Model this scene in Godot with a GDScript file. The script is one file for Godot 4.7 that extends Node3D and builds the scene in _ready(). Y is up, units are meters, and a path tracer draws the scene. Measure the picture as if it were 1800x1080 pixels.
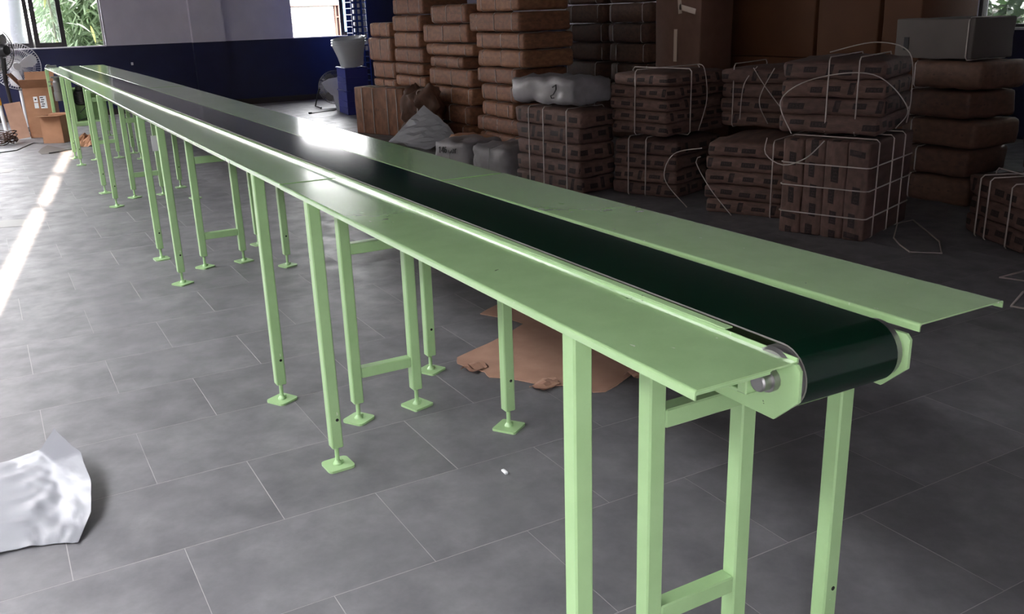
extends Node3D
# A packing hall with a long green belt conveyor, strapped carton bundles along the aisle, daylight from the left.
# x runs across the conveyor, z along it (away is negative), floor at y = 0, metres.

const TOP := 0.9            # height of the conveyor trays
var M := {}
var taken := {}
var rng := RandomNumberGenerator.new()

# ---------------------------------------------------------------- naming helpers
func numbered(called: String) -> String:
	if not taken.has(called):
		taken[called] = 0
		return called
	taken[called] += 1
	return "%s_%03d" % [called, taken[called]]

func tag(o, label: String, category: String, group := "", kind := ""):
	if label: o.set_meta("label", label)
	if category: o.set_meta("category", category)
	if group: o.set_meta("group", group)
	if kind: o.set_meta("kind", kind)
	return o

func thing(called: String, label: String, category: String, at := Vector3.ZERO, turn := 0.0, group := "") -> Node3D:
	var o := Node3D.new()
	o.name = numbered(called)
	add_child(o)
	o.position = at
	o.rotation.y = turn
	tag(o, label, category, group)
	return o

func inst(called: String, mesh: Mesh, m: Material, parent: Node, at := Vector3.ZERO, rot := Vector3.ZERO) -> MeshInstance3D:
	var o := MeshInstance3D.new()
	o.name = numbered(called) if parent == self else called
	o.mesh = mesh
	o.material_override = m
	o.position = at
	o.rotation = rot
	parent.add_child(o, true)
	return o

# a part whose shape was drawn in world coordinates, under a thing that is not turned
func wpart(called: String, st: SurfaceTool, m: Material, parent: Node) -> MeshInstance3D:
	var at := Vector3.ZERO
	if parent != self: at = -parent.position
	var up = parent.get_parent() if parent != self else null
	if up != null and up != self and up is Node3D: at = Vector3.ZERO
	return inst(called, done(st), m, parent, at)

func struct(called: String, st: SurfaceTool, m: Material) -> MeshInstance3D:
	var o := inst(called, done(st), m, self)
	o.set_meta("kind", "structure")
	return o

# ---------------------------------------------------------------- shape helpers
func tool() -> SurfaceTool:
	var st := SurfaceTool.new()
	st.begin(Mesh.PRIMITIVE_TRIANGLES)
	st.set_smooth_group(-1)
	return st

func done(st: SurfaceTool) -> ArrayMesh:
	st.generate_normals()
	return st.commit()

func tri(st: SurfaceTool, a: Vector3, b: Vector3, c: Vector3, out: Vector3):
	if (b - a).cross(c - a).dot(out) > 0.0:
		var t := b
		b = c
		c = t
	st.add_vertex(a)
	st.add_vertex(b)
	st.add_vertex(c)

func quad(st: SurfaceTool, a: Vector3, b: Vector3, c: Vector3, d: Vector3, out: Vector3):
	tri(st, a, b, c, out)
	tri(st, a, c, d, out)

func box(st: SurfaceTool, lo: Vector3, hi: Vector3):
	bx(st, (lo + hi) * 0.5, hi - lo, 0.0)

# box with chamfered edges
func bx(st: SurfaceTool, c: Vector3, s: Vector3, ch := 0.003, b := Basis()):
	st.set_smooth_group(-1)
	var h := s * 0.5
	var ax := [Vector3(1, 0, 0), Vector3(0, 1, 0), Vector3(0, 0, 1)]
	for i in 3:
		var j := (i + 1) % 3
		var k := (i + 2) % 3
		for sg in [-1.0, 1.0]:
			var o: Vector3 = ax[i] * h[i] * sg
			var u: Vector3 = ax[j] * (h[j] - ch)
			var v: Vector3 = ax[k] * (h[k] - ch)
			quad(st, c + b * (o - u - v), c + b * (o + u - v), c + b * (o + u + v), c + b * (o - u + v), b * o)
	if ch <= 0.0: return
	for i in 3:
		var j := (i + 1) % 3
		var k := (i + 2) % 3
		for sj in [-1.0, 1.0]:
			for sk in [-1.0, 1.0]:
				var e: Vector3 = ax[i] * (h[i] - ch)
				var p: Vector3 = ax[j] * h[j] * sj + ax[k] * (h[k] - ch) * sk
				var q: Vector3 = ax[j] * (h[j] - ch) * sj + ax[k] * h[k] * sk
				quad(st, c + b * (p - e), c + b * (p + e), c + b * (q + e), c + b * (q - e), b * (p + q))
	for sx in [-1.0, 1.0]:
		for sy in [-1.0, 1.0]:
			for sz in [-1.0, 1.0]:
				var p := Vector3(h.x * sx, (h.y - ch) * sy, (h.z - ch) * sz)
				var q := Vector3((h.x - ch) * sx, h.y * sy, (h.z - ch) * sz)
				var r := Vector3((h.x - ch) * sx, (h.y - ch) * sy, h.z * sz)
				tri(st, c + b * p, c + b * q, c + b * r, b * (p + q + r))

func orient(poly: Array) -> Array:
	var a := 0.0
	for i in poly.size():
		var p: Vector2 = poly[i]
		var q: Vector2 = poly[(i + 1) % poly.size()]
		a += p.x * q.y - q.x * p.y
	if a < 0.0:
		var r := poly.duplicate()
		r.reverse()
		return r
	return poly

# closed outlines A and B (same count) at two stations; xf places (u, v, w) in space
func loft(st: SurfaceTool, pa: Array, wa: float, pb: Array, wb: float, xf := Transform3D()):
	pa = orient(pa)
	pb = orient(pb)
	var n := pa.size()
	var fwd := 1.0 if wb > wa else -1.0
	st.set_smooth_group(-1)
	for i in n:
		var j := (i + 1) % n
		var a: Vector2 = pa[i]
		var b: Vector2 = pa[j]
		var c: Vector2 = pb[j]
		var d: Vector2 = pb[i]
		quad(st, xf * Vector3(a.x, a.y, wa), xf * Vector3(b.x, b.y, wa), xf * Vector3(c.x, c.y, wb), xf * Vector3(d.x, d.y, wb), xf.basis * Vector3(b.y - a.y, a.x - b.x, 0))
	var t := Geometry2D.triangulate_polygon(PackedVector2Array(pa))
	for i in range(0, t.size(), 3):
		var ids := [t[i], t[i + 1], t[i + 2]]
		var f := []
		var g := []
		for k in ids:
			f.append(xf * Vector3(pa[k].x, pa[k].y, wa))
			g.append(xf * Vector3(pb[k].x, pb[k].y, wb))
		tri(st, f[0], f[1], f[2], xf.basis * Vector3(0, 0, -fwd))
		tri(st, g[0], g[1], g[2], xf.basis * Vector3(0, 0, fwd))

func extrude(st: SurfaceTool, poly: Array, w0: float, w1: float, xf := Transform3D()):
	loft(st, poly, w0, poly, w1, xf)

func tube(st: SurfaceTool, pts: Array, r: float, sides := 6, closed := false, r_end := -1.0):
	st.set_smooth_group(1)
	var n := pts.size()
	var rings := []
	var side := Vector3.ZERO
	for i in n:
		var p: Vector3 = pts[i]
		var a: Vector3 = pts[(i - 1 + n) % n] if (closed or i > 0) else p
		var b: Vector3 = pts[(i + 1) % n] if (closed or i < n - 1) else p
		var t := (b - a).normalized()
		if side == Vector3.ZERO:
			side = t.cross(Vector3.UP if absf(t.y) < 0.9 else Vector3.RIGHT).normalized()
		else:
			side = (side - t * side.dot(t)).normalized()
		var up := t.cross(side)
		var rr := r if r_end < 0.0 else lerpf(r, r_end, float(i) / (n - 1))
		var ring := []
		for k in sides:
			var g := TAU * k / sides + PI / sides
			ring.append(p + (side * cos(g) + up * sin(g)) * rr)
		rings.append(ring)
	for i in (n if closed else n - 1):
		var j := (i + 1) % n
		for k in sides:
			var l := (k + 1) % sides
			var out: Vector3 = rings[i][k] + rings[i][l] - 2.0 * pts[i]
			quad(st, rings[i][k], rings[i][l], rings[j][l], rings[j][k], out)
	if not closed:
		st.set_smooth_group(-1)
		for e in [0, n - 1]:
			var o: Vector3 = pts[e] - pts[1 if e == 0 else n - 2]
			for k in range(1, sides - 1):
				tri(st, rings[e][0], rings[e][k], rings[e][k + 1], o)

# profile of Vector2(radius, height) turned about y, then placed by xf
func lathe(st: SurfaceTool, prof: Array, seg := 16, xf := Transform3D()):
	for i in prof.size() - 1:
		st.set_smooth_group(10 + i)
		var a: Vector2 = prof[i]
		var b: Vector2 = prof[i + 1]
		var nrm := Vector2(b.y - a.y, a.x - b.x)
		for k in seg:
			var g := TAU * k / seg
			var h := TAU * (k + 1) / seg
			var m := (g + h) * 0.5
			var out := xf.basis * Vector3(cos(m) * nrm.x, nrm.y, sin(m) * nrm.x)
			var p0 := xf * Vector3(cos(g) * a.x, a.y, sin(g) * a.x)
			var p1 := xf * Vector3(cos(h) * a.x, a.y, sin(h) * a.x)
			var p2 := xf * Vector3(cos(h) * b.x, b.y, sin(h) * b.x)
			var p3 := xf * Vector3(cos(g) * b.x, b.y, sin(g) * b.x)
			if a.x > 1e-6: tri(st, p0, p1, p2, out)
			if b.x > 1e-6: tri(st, p0, p2, p3, out)

func along_x(at: Vector3) -> Transform3D:   # lathe axis turned to +x
	return Transform3D(Basis(Vector3(0, 0, 1), -PI / 2), at)

func along_z(at: Vector3) -> Transform3D:   # lathe axis turned to +z
	return Transform3D(Basis(Vector3(1, 0, 0), PI / 2), at)

var fnl := FastNoiseLite.new()
# a soft carton: rounded box with a slightly uneven skin, base at y = 0; side faces get v 0.5..1, tops v 0..0.45
func softbox(s: Vector3, r: float, amp: float, sd: int, n := Vector3i(6, 3, 6), sag := 0.0, u_per_m := 0.9) -> ArrayMesh:
	fnl.seed = sd
	fnl.frequency = 3.0
	fnl.fractal_octaves = 2
	var st := SurfaceTool.new()
	st.begin(Mesh.PRIMITIVE_TRIANGLES)
	st.set_smooth_group(0)
	var h := s * 0.5
	r = minf(r, minf(h.x, minf(h.y, h.z)) * 0.95)
	var off := float(sd % 7) * 0.137
	for f in 6:
		var ax := f / 2
		var sg := -1.0 if f % 2 == 0 else 1.0
		var j := (ax + 1) % 3
		var k := (ax + 2) % 3
		var nj: int = n[j]
		var nk: int = n[k]
		var P := []
		var U := []
		for a in nj + 1:
			for b in nk + 1:
				var p := Vector3.ZERO
				p[ax] = h[ax] * sg
				p[j] = spread(a, nj, h[j], r)
				p[k] = spread(b, nk, h[k], r)
				var inner := p.clamp(-h + Vector3(r, r, r), h - Vector3(r, r, r))
				var d := (p - inner)
				if d.length() > 1e-6: d = d.normalized() * r
				var q := inner + d
				var nn := d.normalized()
				q += nn * fnl.get_noise_3d(q.x * 2.0 + sd, q.y * 2.0, q.z * 2.0) * amp
				if sag != 0.0:
					var e := (1.0 - pow(absf(q.x) / h.x, 2.0)) * (1.0 - pow(absf(q.z) / h.z, 2.0))
					if q.y > 0.0: q.y += sag * clampf(e, 0.0, 1.0) * (q.y / h.y)
				P.append(q + Vector3(0, h.y, 0))
				if ax == 1:
					U.append(Vector2(p.x * u_per_m + off, 0.22 + 0.2 * p.z / h.z))
				elif ax == 0:
					U.append(Vector2(p.z * u_per_m + off + 0.3, 0.75 - 0.245 * p.y / h.y))
				else:
					U.append(Vector2(p.x * u_per_m + off, 0.75 - 0.245 * p.y / h.y))
		for a in nj:
			for b in nk:
				var i0 := a * (nk + 1) + b
				var ids := [i0, i0 + nk + 1, i0 + nk + 2, i0 + 1]
				var out := Vector3.ZERO
				out[ax] = sg
				var flip: bool = (P[ids[1]] - P[ids[0]]).cross(P[ids[2]] - P[ids[0]]).dot(out) > 0.0
				var order := [0, 2, 1, 0, 3, 2] if flip else [0, 1, 2, 0, 2, 3]
				for o in order:
					st.set_uv(U[ids[o]])
					st.add_vertex(P[ids[o]])
	st.generate_normals()
	return st.commit()

func spread(a: int, n: int, h: float, r: float) -> float:
	# stations: edge, just inside the rounding, then even
	if a == 0: return -h
	if a == n: return h
	if n < 3: return 0.0
	return lerpf(-h + r, h - r, float(a - 1) / (n - 2))

# closed loop of points round a rectangle with clipped corners, in a plane given by two axes
func loop(c: Vector3, u: Vector3, v: Vector3, cut := 0.02) -> Array:
	var du := u.normalized() * cut
	var dv := v.normalized() * cut
	return [c - u + du - v, c + u - du - v, c + u - v + dv, c + u + v - dv, c + u - du + v, c - u + du + v, c - u + v - dv, c - u - v + dv]

# ---------------------------------------------------------------- materials
func srgb(r: float, g: float, b: float) -> Color:
	return Color(r / 255.0, g / 255.0, b / 255.0)

func paint(c: Color, rough: float, metal := 0.0, spec := 0.5) -> StandardMaterial3D:
	var m := StandardMaterial3D.new()
	m.albedo_color = c
	m.roughness = rough
	m.metallic = metal
	m.metallic_specular = spec
	return m

func noise_tex(sd: int, freq: float, lo: Color, hi: Color, oct := 4, size := 512, normal := 0.0, gain := 0.5) -> NoiseTexture2D:
	var n := FastNoiseLite.new()
	n.seed = sd
	n.frequency = freq
	n.fractal_octaves = oct
	n.fractal_gain = gain
	var t := NoiseTexture2D.new()
	t.width = size
	t.height = size
	t.seamless = true
	t.noise = n
	if normal > 0.0:
		t.as_normal_map = true
		t.bump_strength = normal
	else:
		var g := Gradient.new()
		g.set_color(0, lo)
		g.set_color(1, hi)
		t.color_ramp = g
	return t

func triplanar(m: StandardMaterial3D, tex: Texture2D, scale: float, world := true):
	m.albedo_texture = tex
	m.uv1_triplanar = true
	m.uv1_world_triplanar = world
	m.uv1_scale = Vector3.ONE * scale
	return m

# print of a carton side: brown board, rows of dark label blocks with light strokes (unreadable at this distance)
func carton_print(base: Color, ink: Color, sd: int, blocks: bool, upright := false) -> ImageTexture:
	var w := 1024
	var h := 256
	var im := Image.create(w, h, false, Image.FORMAT_RGB8)
	var n := FastNoiseLite.new()
	n.seed = sd
	n.frequency = 0.012
	n.fractal_octaves = 4
	var r := RandomNumberGenerator.new()
	r.seed = sd
	for y in h:
		for x in w:
			var k := 1.0 + 0.22 * n.get_noise_2d(x, y * 2.0) + r.randf_range(-0.03, 0.03)
			im.set_pixel(x, y, Color(base.r * k, base.g * k, base.b * k))
	if blocks:
		var x := 20
		while x < w - 130:
			var bw := r.randi_range(66, 96)
			var bh := r.randi_range(34, 44)
			var y := 170 + r.randi_range(-10, 14)
			if r.randf() < 0.2:
				bw = 34
				bh = 90
				y = 140
			for yy in bh:
				for xx in bw:
					var sx := x + xx - int(yy * 0.15)
					var k := 0.85 + 0.3 * n.get_noise_2d(sx * 3.0, (y + yy) * 3.0)
					if r.randf() < 0.93 and sx > 0: im.set_pixel(sx, y + yy, Color(ink.r * k, ink.g * k, ink.b * k))
			for q in 4:
				var lx := x + 8 + q * (bw - 16) / 4
				im.fill_rect(Rect2i(lx, y + bh / 4, 3, bh / 2), base.lerp(ink, 0.45))
				im.fill_rect(Rect2i(lx, y + bh / 4 + (q % 3) * bh / 6, 11, 3), base.lerp(ink, 0.45))
			x += bw + r.randi_range(26, 70)
	else:
		for q in 26:
			var lx := 30 + q * 38 + r.randi_range(-6, 6)
			if r.randf() < 0.55: im.fill_rect(Rect2i(lx, 186 + r.randi_range(-3, 3), r.randi_range(10, 24), r.randi_range(5, 9)), base.lerp(ink, 0.4))
	return ImageTexture.create_from_image(im)

# green enamel with a few small dark chips and pale scratches
func enamel() -> ImageTexture:
	var w := 1024
	var im := Image.create(w, w, false, Image.FORMAT_RGB8)
	var n := FastNoiseLite.new()
	n.seed = 3
	n.frequency = 0.01
	var r := RandomNumberGenerator.new()
	r.seed = 5
	var lo := srgb(154, 187, 134)
	var hi := srgb(165, 198, 145)
	for y in w:
		for x in w:
			im.set_pixel(x, y, lo.lerp(hi, 0.5 + 0.5 * n.get_noise_2d(x, y)))
	for k in 46:
		var p := Vector2(r.randf_range(20, w - 20), r.randf_range(20, w - 20))
		var d := Vector2.from_angle(r.randf_range(0, TAU))
		var c := srgb(60, 66, 52) if r.randf() < 0.65 else srgb(206, 214, 190)
		for q in r.randi_range(2, 9):
			p += d * 1.2 + Vector2(r.randf_range(-1, 1), r.randf_range(-1, 1))
			if r.randf() < 0.7: im.fill_rect(Rect2i(int(p.x), int(p.y), r.randi_range(1, 3), r.randi_range(1, 3)), c)
	return ImageTexture.create_from_image(im)

func uvmat(tex: Texture2D, rough: float) -> StandardMaterial3D:
	var m := StandardMaterial3D.new()
	m.albedo_texture = tex
	m.roughness = rough
	return m

func make_materials():
	var green := paint(Color.WHITE, 0.3)
	triplanar(green, enamel(), 0.9)
	green.normal_enabled = true
	green.normal_texture = noise_tex(4, 0.03, Color.BLACK, Color.WHITE, 3, 256, 1.2)
	green.normal_scale = 0.05
	M.green = green
	var tray := paint(Color.WHITE, 1.0)
	triplanar(tray, green.albedo_texture, 0.9)
	tray.roughness_texture = noise_tex(6, 0.008, Color(0.14, 0.14, 0.14), Color(0.2, 0.2, 0.2), 2)
	tray.roughness_texture_channel = BaseMaterial3D.TEXTURE_CHANNEL_RED
	tray.clearcoat_enabled = true
	tray.clearcoat = 1.0
	tray.clearcoat_roughness = 0.16
	M.tray = tray
	var belt := paint(Color.WHITE, 0.34)
	belt.roughness = 0.15
	triplanar(belt, noise_tex(7, 0.02, srgb(4, 28, 17), srgb(7, 34, 22), 4), 1.0)
	belt.clearcoat_enabled = true
	belt.clearcoat = 0.3
	belt.clearcoat_roughness = 0.14
	M.belt = belt
	M.belt_edge = paint(srgb(118, 114, 110), 0.7)
	M.steel = paint(srgb(150, 148, 148), 0.35, 0.9)
	M.dull_steel = paint(srgb(120, 118, 118), 0.5, 0.6)
	M.hole = paint(srgb(18, 18, 18), 0.9)
	var wall := paint(Color.WHITE, 0.75)
	triplanar(wall, noise_tex(8, 0.01, srgb(218, 214, 228), srgb(228, 224, 237), 4), 0.5)
	M.wall = wall
	M.navy = triplanar(paint(Color.WHITE, 0.4), noise_tex(9, 0.01, srgb(26, 30, 66), srgb(31, 36, 76), 4), 0.5)
	M.skirting = paint(srgb(58, 50, 48), 0.55)
	M.ceiling = triplanar(paint(Color.WHITE, 0.9), noise_tex(10, 0.01, srgb(70, 69, 70), srgb(80, 79, 80), 4), 0.5)
	M.sill = paint(srgb(214, 212, 222), 0.35)
	M.frame = paint(srgb(58, 54, 58), 0.45)
	var glass := paint(Color(0.94, 0.97, 1.0, 0.14), 0.03)
	glass.transparency = BaseMaterial3D.TRANSPARENCY_ALPHA
	M.glass = glass
	M.grout = paint(srgb(154, 150, 149), 0.8)
	M.tiles = []
	for k in 4:
		var t := paint(Color.WHITE, 1.0)
		var d := 2.0 * k
		triplanar(t, noise_tex(20 + k, 0.008, srgb(86 + d, 85 + d, 88 + d), srgb(118 + d, 116 + d, 119 + d), 7, 1024, 0.0, 0.68), 0.45)
		t.uv1_offset = Vector3(0.21, 0.13, 0.37) * k
		t.roughness_texture = noise_tex(30, 0.02, Color(0.36, 0.36, 0.36), Color(0.62, 0.62, 0.62), 4)
		M.tiles.append(t)
	M.bundles = []
	for k in 3:
		M.bundles.append(uvmat(carton_print(srgb(98 - 6 * k, 73 - 5 * k, 65 - 4 * k), srgb(36, 21, 21), 50 + k, true), 0.75))
	M.packs = []
	for k in 3:
		M.packs.append(uvmat(carton_print(srgb(140 - 8 * k, 96 - 7 * k, 69 - 5 * k), srgb(70, 48, 40), 60 + k, false), 0.7))
	M.packs_shaded = []  # darker copy of the pack print, with the rear shade put into its colour
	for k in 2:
		M.packs_shaded.append(uvmat(carton_print(srgb(92 - 8 * k, 64 - 7 * k, 50 - 5 * k), srgb(50, 34, 30), 70 + k, false), 0.7))
	M.strap = paint(srgb(182, 170, 164), 0.5)
	M.kraft = triplanar(paint(Color.WHITE, 0.75), noise_tex(11, 0.015, srgb(150, 106, 78), srgb(172, 126, 96), 5), 0.8)
	M.kraft_pale = triplanar(paint(Color.WHITE, 0.75), noise_tex(12, 0.015, srgb(172, 132, 112), srgb(190, 150, 128), 5), 0.8)
	M.orange_board_shaded = triplanar(paint(Color.WHITE, 0.75), noise_tex(13, 0.01, srgb(84, 48, 24), srgb(94, 55, 28), 4), 0.5)  # board colour lowered to carry the dim light at the back
	M.dull_kraft = triplanar(paint(Color.WHITE, 0.75), noise_tex(17, 0.015, srgb(100, 70, 57), srgb(112, 80, 66), 5), 0.8)
	M.grey_board = triplanar(paint(Color.WHITE, 0.75), noise_tex(14, 0.01, srgb(78, 70, 67), srgb(88, 80, 76), 4), 0.5)
	M.sack = triplanar(paint(Color.WHITE, 0.5), noise_tex(15, 0.02, srgb(122, 118, 121), srgb(148, 144, 147), 5), 0.9)
	var film := paint(Color(0.55, 0.55, 0.575, 0.82), 0.42)
	film.transparency = BaseMaterial3D.TRANSPARENCY_ALPHA
	M.film = film
	M.scrap = paint(srgb(138, 136, 134), 0.6)
	M.blue = paint(srgb(30, 40, 120), 0.4)
	M.blue_bright = paint(srgb(40, 70, 170), 0.4)
	M.white = paint(srgb(225, 225, 228), 0.45)
	M.white_gloss = paint(srgb(230, 230, 232), 0.25)
	M.black = paint(srgb(30, 30, 32), 0.45)
	M.yellow = paint(srgb(230, 170, 50), 0.5)
	M.tape = paint(srgb(196, 176, 160), 0.15)
	M.ink = paint(srgb(24, 22, 26), 0.7)
	var basin := paint(Color(0.80, 0.82, 0.84, 0.75), 0.3)
	basin.transparency = BaseMaterial3D.TRANSPARENCY_ALPHA
	M.basin = basin

# ---------------------------------------------------------------- start
func _ready():
	rng.seed = 11
	set_view_and_light()
	make_materials()
	build_room()
	build_outside()
	build_conveyor()
	build_stacks()
	build_bundles()
	build_left_corner()
	build_back_corner()
	build_floor_clutter()

func set_view_and_light():
	var cam := Camera3D.new()
	cam.name = "camera"
	add_child(cam)
	cam.position = Vector3(-1.3015, 1.3987, 0.8795)
	cam.rotation_order = EULER_ORDER_YXZ
	cam.rotation = Vector3(-0.3121, -0.5104, -0.0321)
	cam.fov = rad_to_deg(2.0 * atan(540.0 / 1603.76))
	cam.near = 0.05
	cam.far = 200.0
	cam.current = true
	var env := Environment.new()
	var sky := Sky.new()
	var sm := ProceduralSkyMaterial.new()
	sm.sky_top_color = srgb(231, 232, 235)
	sm.sky_horizon_color = srgb(246, 245, 243)
	sm.ground_horizon_color = srgb(120, 120, 116)
	sm.ground_bottom_color = srgb(90, 88, 82)
	sm.sky_energy_multiplier = 4.0
	sm.ground_energy_multiplier = 1.0
	sm.sun_angle_max = 0.0
	sky.sky_material = sm
	env.background_mode = Environment.BG_SKY
	env.sky = sky
	env.tonemap_mode = Environment.TONE_MAPPER_LINEAR
	env.tonemap_exposure = 1.22
	env.sdfgi_enabled = true
	env.ssao_enabled = true
	env.ssil_enabled = true
	var we := WorldEnvironment.new()
	we.name = "world_environment"
	we.environment = env
	add_child(we)
	var sun := DirectionalLight3D.new()
	sun.name = "sun"
	add_child(sun)
	sun.look_at_from_position(Vector3.ZERO, Vector3(0.14, -0.3, -1.0), Vector3.UP)
	sun.light_color = srgb(255, 236, 214)
	sun.light_energy = 36.0
	sun.light_angular_distance = 0.5
	sun.shadow_enabled = true

# ---------------------------------------------------------------- room
const BACK := -15.7
const RIGHT := 7.9
const LEFT := -2.9
const FRONT := 1.7
const CEIL := 4.5
const SILL := 1.085

func build_room():
	var eye := Vector3(-1.30, 0, 0.88)
	# floor: pale jointing bed with a running bond of grey tiles
	var st := tool()
	box(st, Vector3(LEFT - 0.2, -0.2, BACK - 0.2), Vector3(RIGHT + 0.2, -0.0003, FRONT + 0.2))
	var floor_ := struct("floor", st, M.grout)
	floor_.set_meta("label", "grey stone-look floor tiles with thin pale joints")
	var tile_sizes := []
	for g in [0.0026, 0.0018, 0.001]:
		for q in [0.0026, 0.0014]: tile_sizes.append(Vector3(0.57 - g, 0.008, 0.4375 - q))
	var tile_meshes := []
	for z in tile_sizes:
		var ts := tool()
		bx(ts, Vector3(0, -0.004, 0), z, 0.0005)
		tile_meshes.append(done(ts))
	var spots := []
	for row in range(-5, 35):
		var z: float = -0.65 - 0.4375 * row - 0.21875
		if z - 0.22 < BACK or z + 0.22 > FRONT: continue
		var shift := -0.46 if posmod(row, 2) == 1 else -0.745
		for col in range(-5, 17):
			var x: float = shift + 0.57 * col + 0.285
			if x - 0.285 < LEFT or x + 0.285 > RIGHT: continue
			var to := Vector3(x, 0, z) - eye
			var ang := atan2(to.x, -to.z)
			var far := to.length()
			spots.append([far + (100.0 if ang < -0.06 or ang > 1.15 or far < 1.0 else 0.0), x, z, rng.randi_range(0, 3)])
	spots.sort_custom(func(a, b): return a[0] < b[0])
	var rest := tool()
	for i in spots.size():
		var s = spots[i]
		if i < 300:
			inst("tile", tile_meshes[rng.randi_range(0, 5)], M.tiles[s[3]], floor_, Vector3(s[1], 0, s[2]))
		else:
			bx(rest, Vector3(s[1], -0.004, s[2]), Vector3(0.5674, 0.008, 0.4349), 0.0)
	inst("far_tiles", done(rest), M.tiles[1], floor_).set_meta("kind", "stuff")
	# back wall: navy below, pale above, two window openings
	st = tool()
	for s in [[LEFT - 0.2, -2.2, SILL, 2.45], [0.62, 3.71, SILL, 2.45], [5.05, RIGHT + 0.2, SILL, 2.45], [LEFT - 0.2, RIGHT + 0.2, 2.45, CEIL]]:
		box(st, Vector3(s[0], s[2], BACK - 0.2), Vector3(s[1], s[3], BACK))
	var wb := struct("wall_back", st, M.wall)
	st = tool()
	box(st, Vector3(LEFT - 0.2, 0, BACK - 0.2), Vector3(RIGHT + 0.2, SILL, BACK))
	inst("wainscot", done(st), M.navy, wb).set_meta("label", "navy painted lower wall")
	st = tool()
	bx(st, Vector3((LEFT + RIGHT) * 0.5, 0.05, BACK + 0.008), Vector3(RIGHT - LEFT, 0.1, 0.016), 0.004)
	struct("baseboard_back", st, M.skirting)
	st = tool()
	box(st, Vector3(1.96, SILL, BACK), Vector3(2.5, CEIL, BACK + 0.12))
	var pil := struct("trim_1", st, M.wall)
	st = tool()
	box(st, Vector3(1.96, 0.0, BACK), Vector3(2.5, SILL, BACK + 0.12))
	inst("wainscot", done(st), M.navy, pil)
	st = tool()
	box(st, Vector3(5.06, 0.0, BACK), Vector3(5.75, CEIL, BACK + 0.15))
	struct("trim_2", st, M.navy)
	# wall socket
	var sk := thing("wall_socket", "small white wall socket on the navy lower wall", "socket", Vector3(0.97, 0.79, BACK))
	var s2 := tool()
	bx(s2, Vector3(0, 0, 0.006), Vector3(0.035, 0.045, 0.012), 0.003)
	inst("plate", done(s2), M.white, sk)
	# right wall with a window opening
	st = tool()
	for s in [[BACK, -5.42, SILL, 2.3], [-2.4, FRONT, SILL, 2.3], [BACK, FRONT, 2.3, CEIL]]:
		box(st, Vector3(RIGHT, s[2], s[0]), Vector3(RIGHT + 0.2, s[3], s[1]))
	var wr := struct("wall_right", st, M.wall)
	st = tool()
	box(st, Vector3(RIGHT, 0, BACK), Vector3(RIGHT + 0.2, SILL, FRONT))
	inst("wainscot", done(st), M.navy, wr)
	# left wall: open goods door near the camera, tall windows further on
	st = tool()
	box(st, Vector3(LEFT - 0.2, 3.2, BACK), Vector3(LEFT, CEIL, FRONT))
	for s in [[BACK, -14.9], [-11.9, -11.4], [-8.4, -7.9], [-4.9, -4.4], [-1.5, -1.2], [1.5, FRONT]]:
		box(st, Vector3(LEFT - 0.2, 0, s[0]), Vector3(LEFT, 3.2, s[1]))
	for s in [[-14.9, -11.9], [-11.4, -8.4], [-7.9, -4.9], [-4.4, -1.5]]:
		box(st, Vector3(LEFT - 0.2, 0, s[0]), Vector3(LEFT, SILL, s[1]))
	struct("wall_left", st, M.wall)
	# front wall with a narrow barred slit high up beside the corner: the low sun comes through it
	st = tool()
	box(st, Vector3(LEFT, 0, FRONT), Vector3(-2.355, CEIL, FRONT + 0.04))
	box(st, Vector3(-2.262, 0, FRONT), Vector3(-1.95, CEIL, FRONT + 0.04))
	box(st, Vector3(-1.6, 0, FRONT), Vector3(RIGHT + 0.2, CEIL, FRONT + 0.04))
	box(st, Vector3(-1.95, 2.2, FRONT), Vector3(-1.6, CEIL, FRONT + 0.04))  # over an unseen doorway gap, added to light the camera-facing sides
	box(st, Vector3(-2.355, 3.88, FRONT), Vector3(-2.262, CEIL, FRONT + 0.04))
	box(st, Vector3(-2.355, 0, FRONT), Vector3(-2.262, 1.3, FRONT + 0.04))
	var bar := Basis(Vector3(0, 0, 1), -0.9)
	bx(st, Vector3(-2.31, 2.76, FRONT + 0.02), Vector3(0.24, 0.05, 0.03), 0.0, bar)
	bx(st, Vector3(-2.31, 3.3, FRONT + 0.02), Vector3(0.24, 0.05, 0.03), 0.0, bar)
	struct("wall_front", st, M.wall)
	st = tool()
	box(st, Vector3(LEFT - 0.2, CEIL, BACK - 0.2), Vector3(RIGHT + 0.2, CEIL + 0.15, FRONT + 0.2))
	struct("ceiling", st, M.ceiling)
	build_windows()

func sash(parent, x0: float, x1: float, y0: float, y1: float, z: float, stile: float, rail: float):
	var st := tool()
	bx(st, Vector3(x0 + stile * 0.5, (y0 + y1) * 0.5, z), Vector3(stile, y1 - y0, 0.03), 0.003)
	bx(st, Vector3(x1 - stile * 0.5, (y0 + y1) * 0.5, z), Vector3(stile, y1 - y0, 0.03), 0.003)
	bx(st, Vector3((x0 + x1) * 0.5, y0 + rail * 0.5, z), Vector3(x1 - x0 - 2 * stile, rail, 0.03), 0.003)
	bx(st, Vector3((x0 + x1) * 0.5, y1 - rail * 0.5, z), Vector3(x1 - x0 - 2 * stile, rail, 0.03), 0.003)
	var f := inst("sash", done(st), M.frame, parent)
	st = tool()
	box(st, Vector3(x0 + stile, y0 + rail, z - 0.002), Vector3(x1 - stile, y1 - rail, z + 0.002))
	inst("pane", done(st), M.glass, f)

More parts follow.
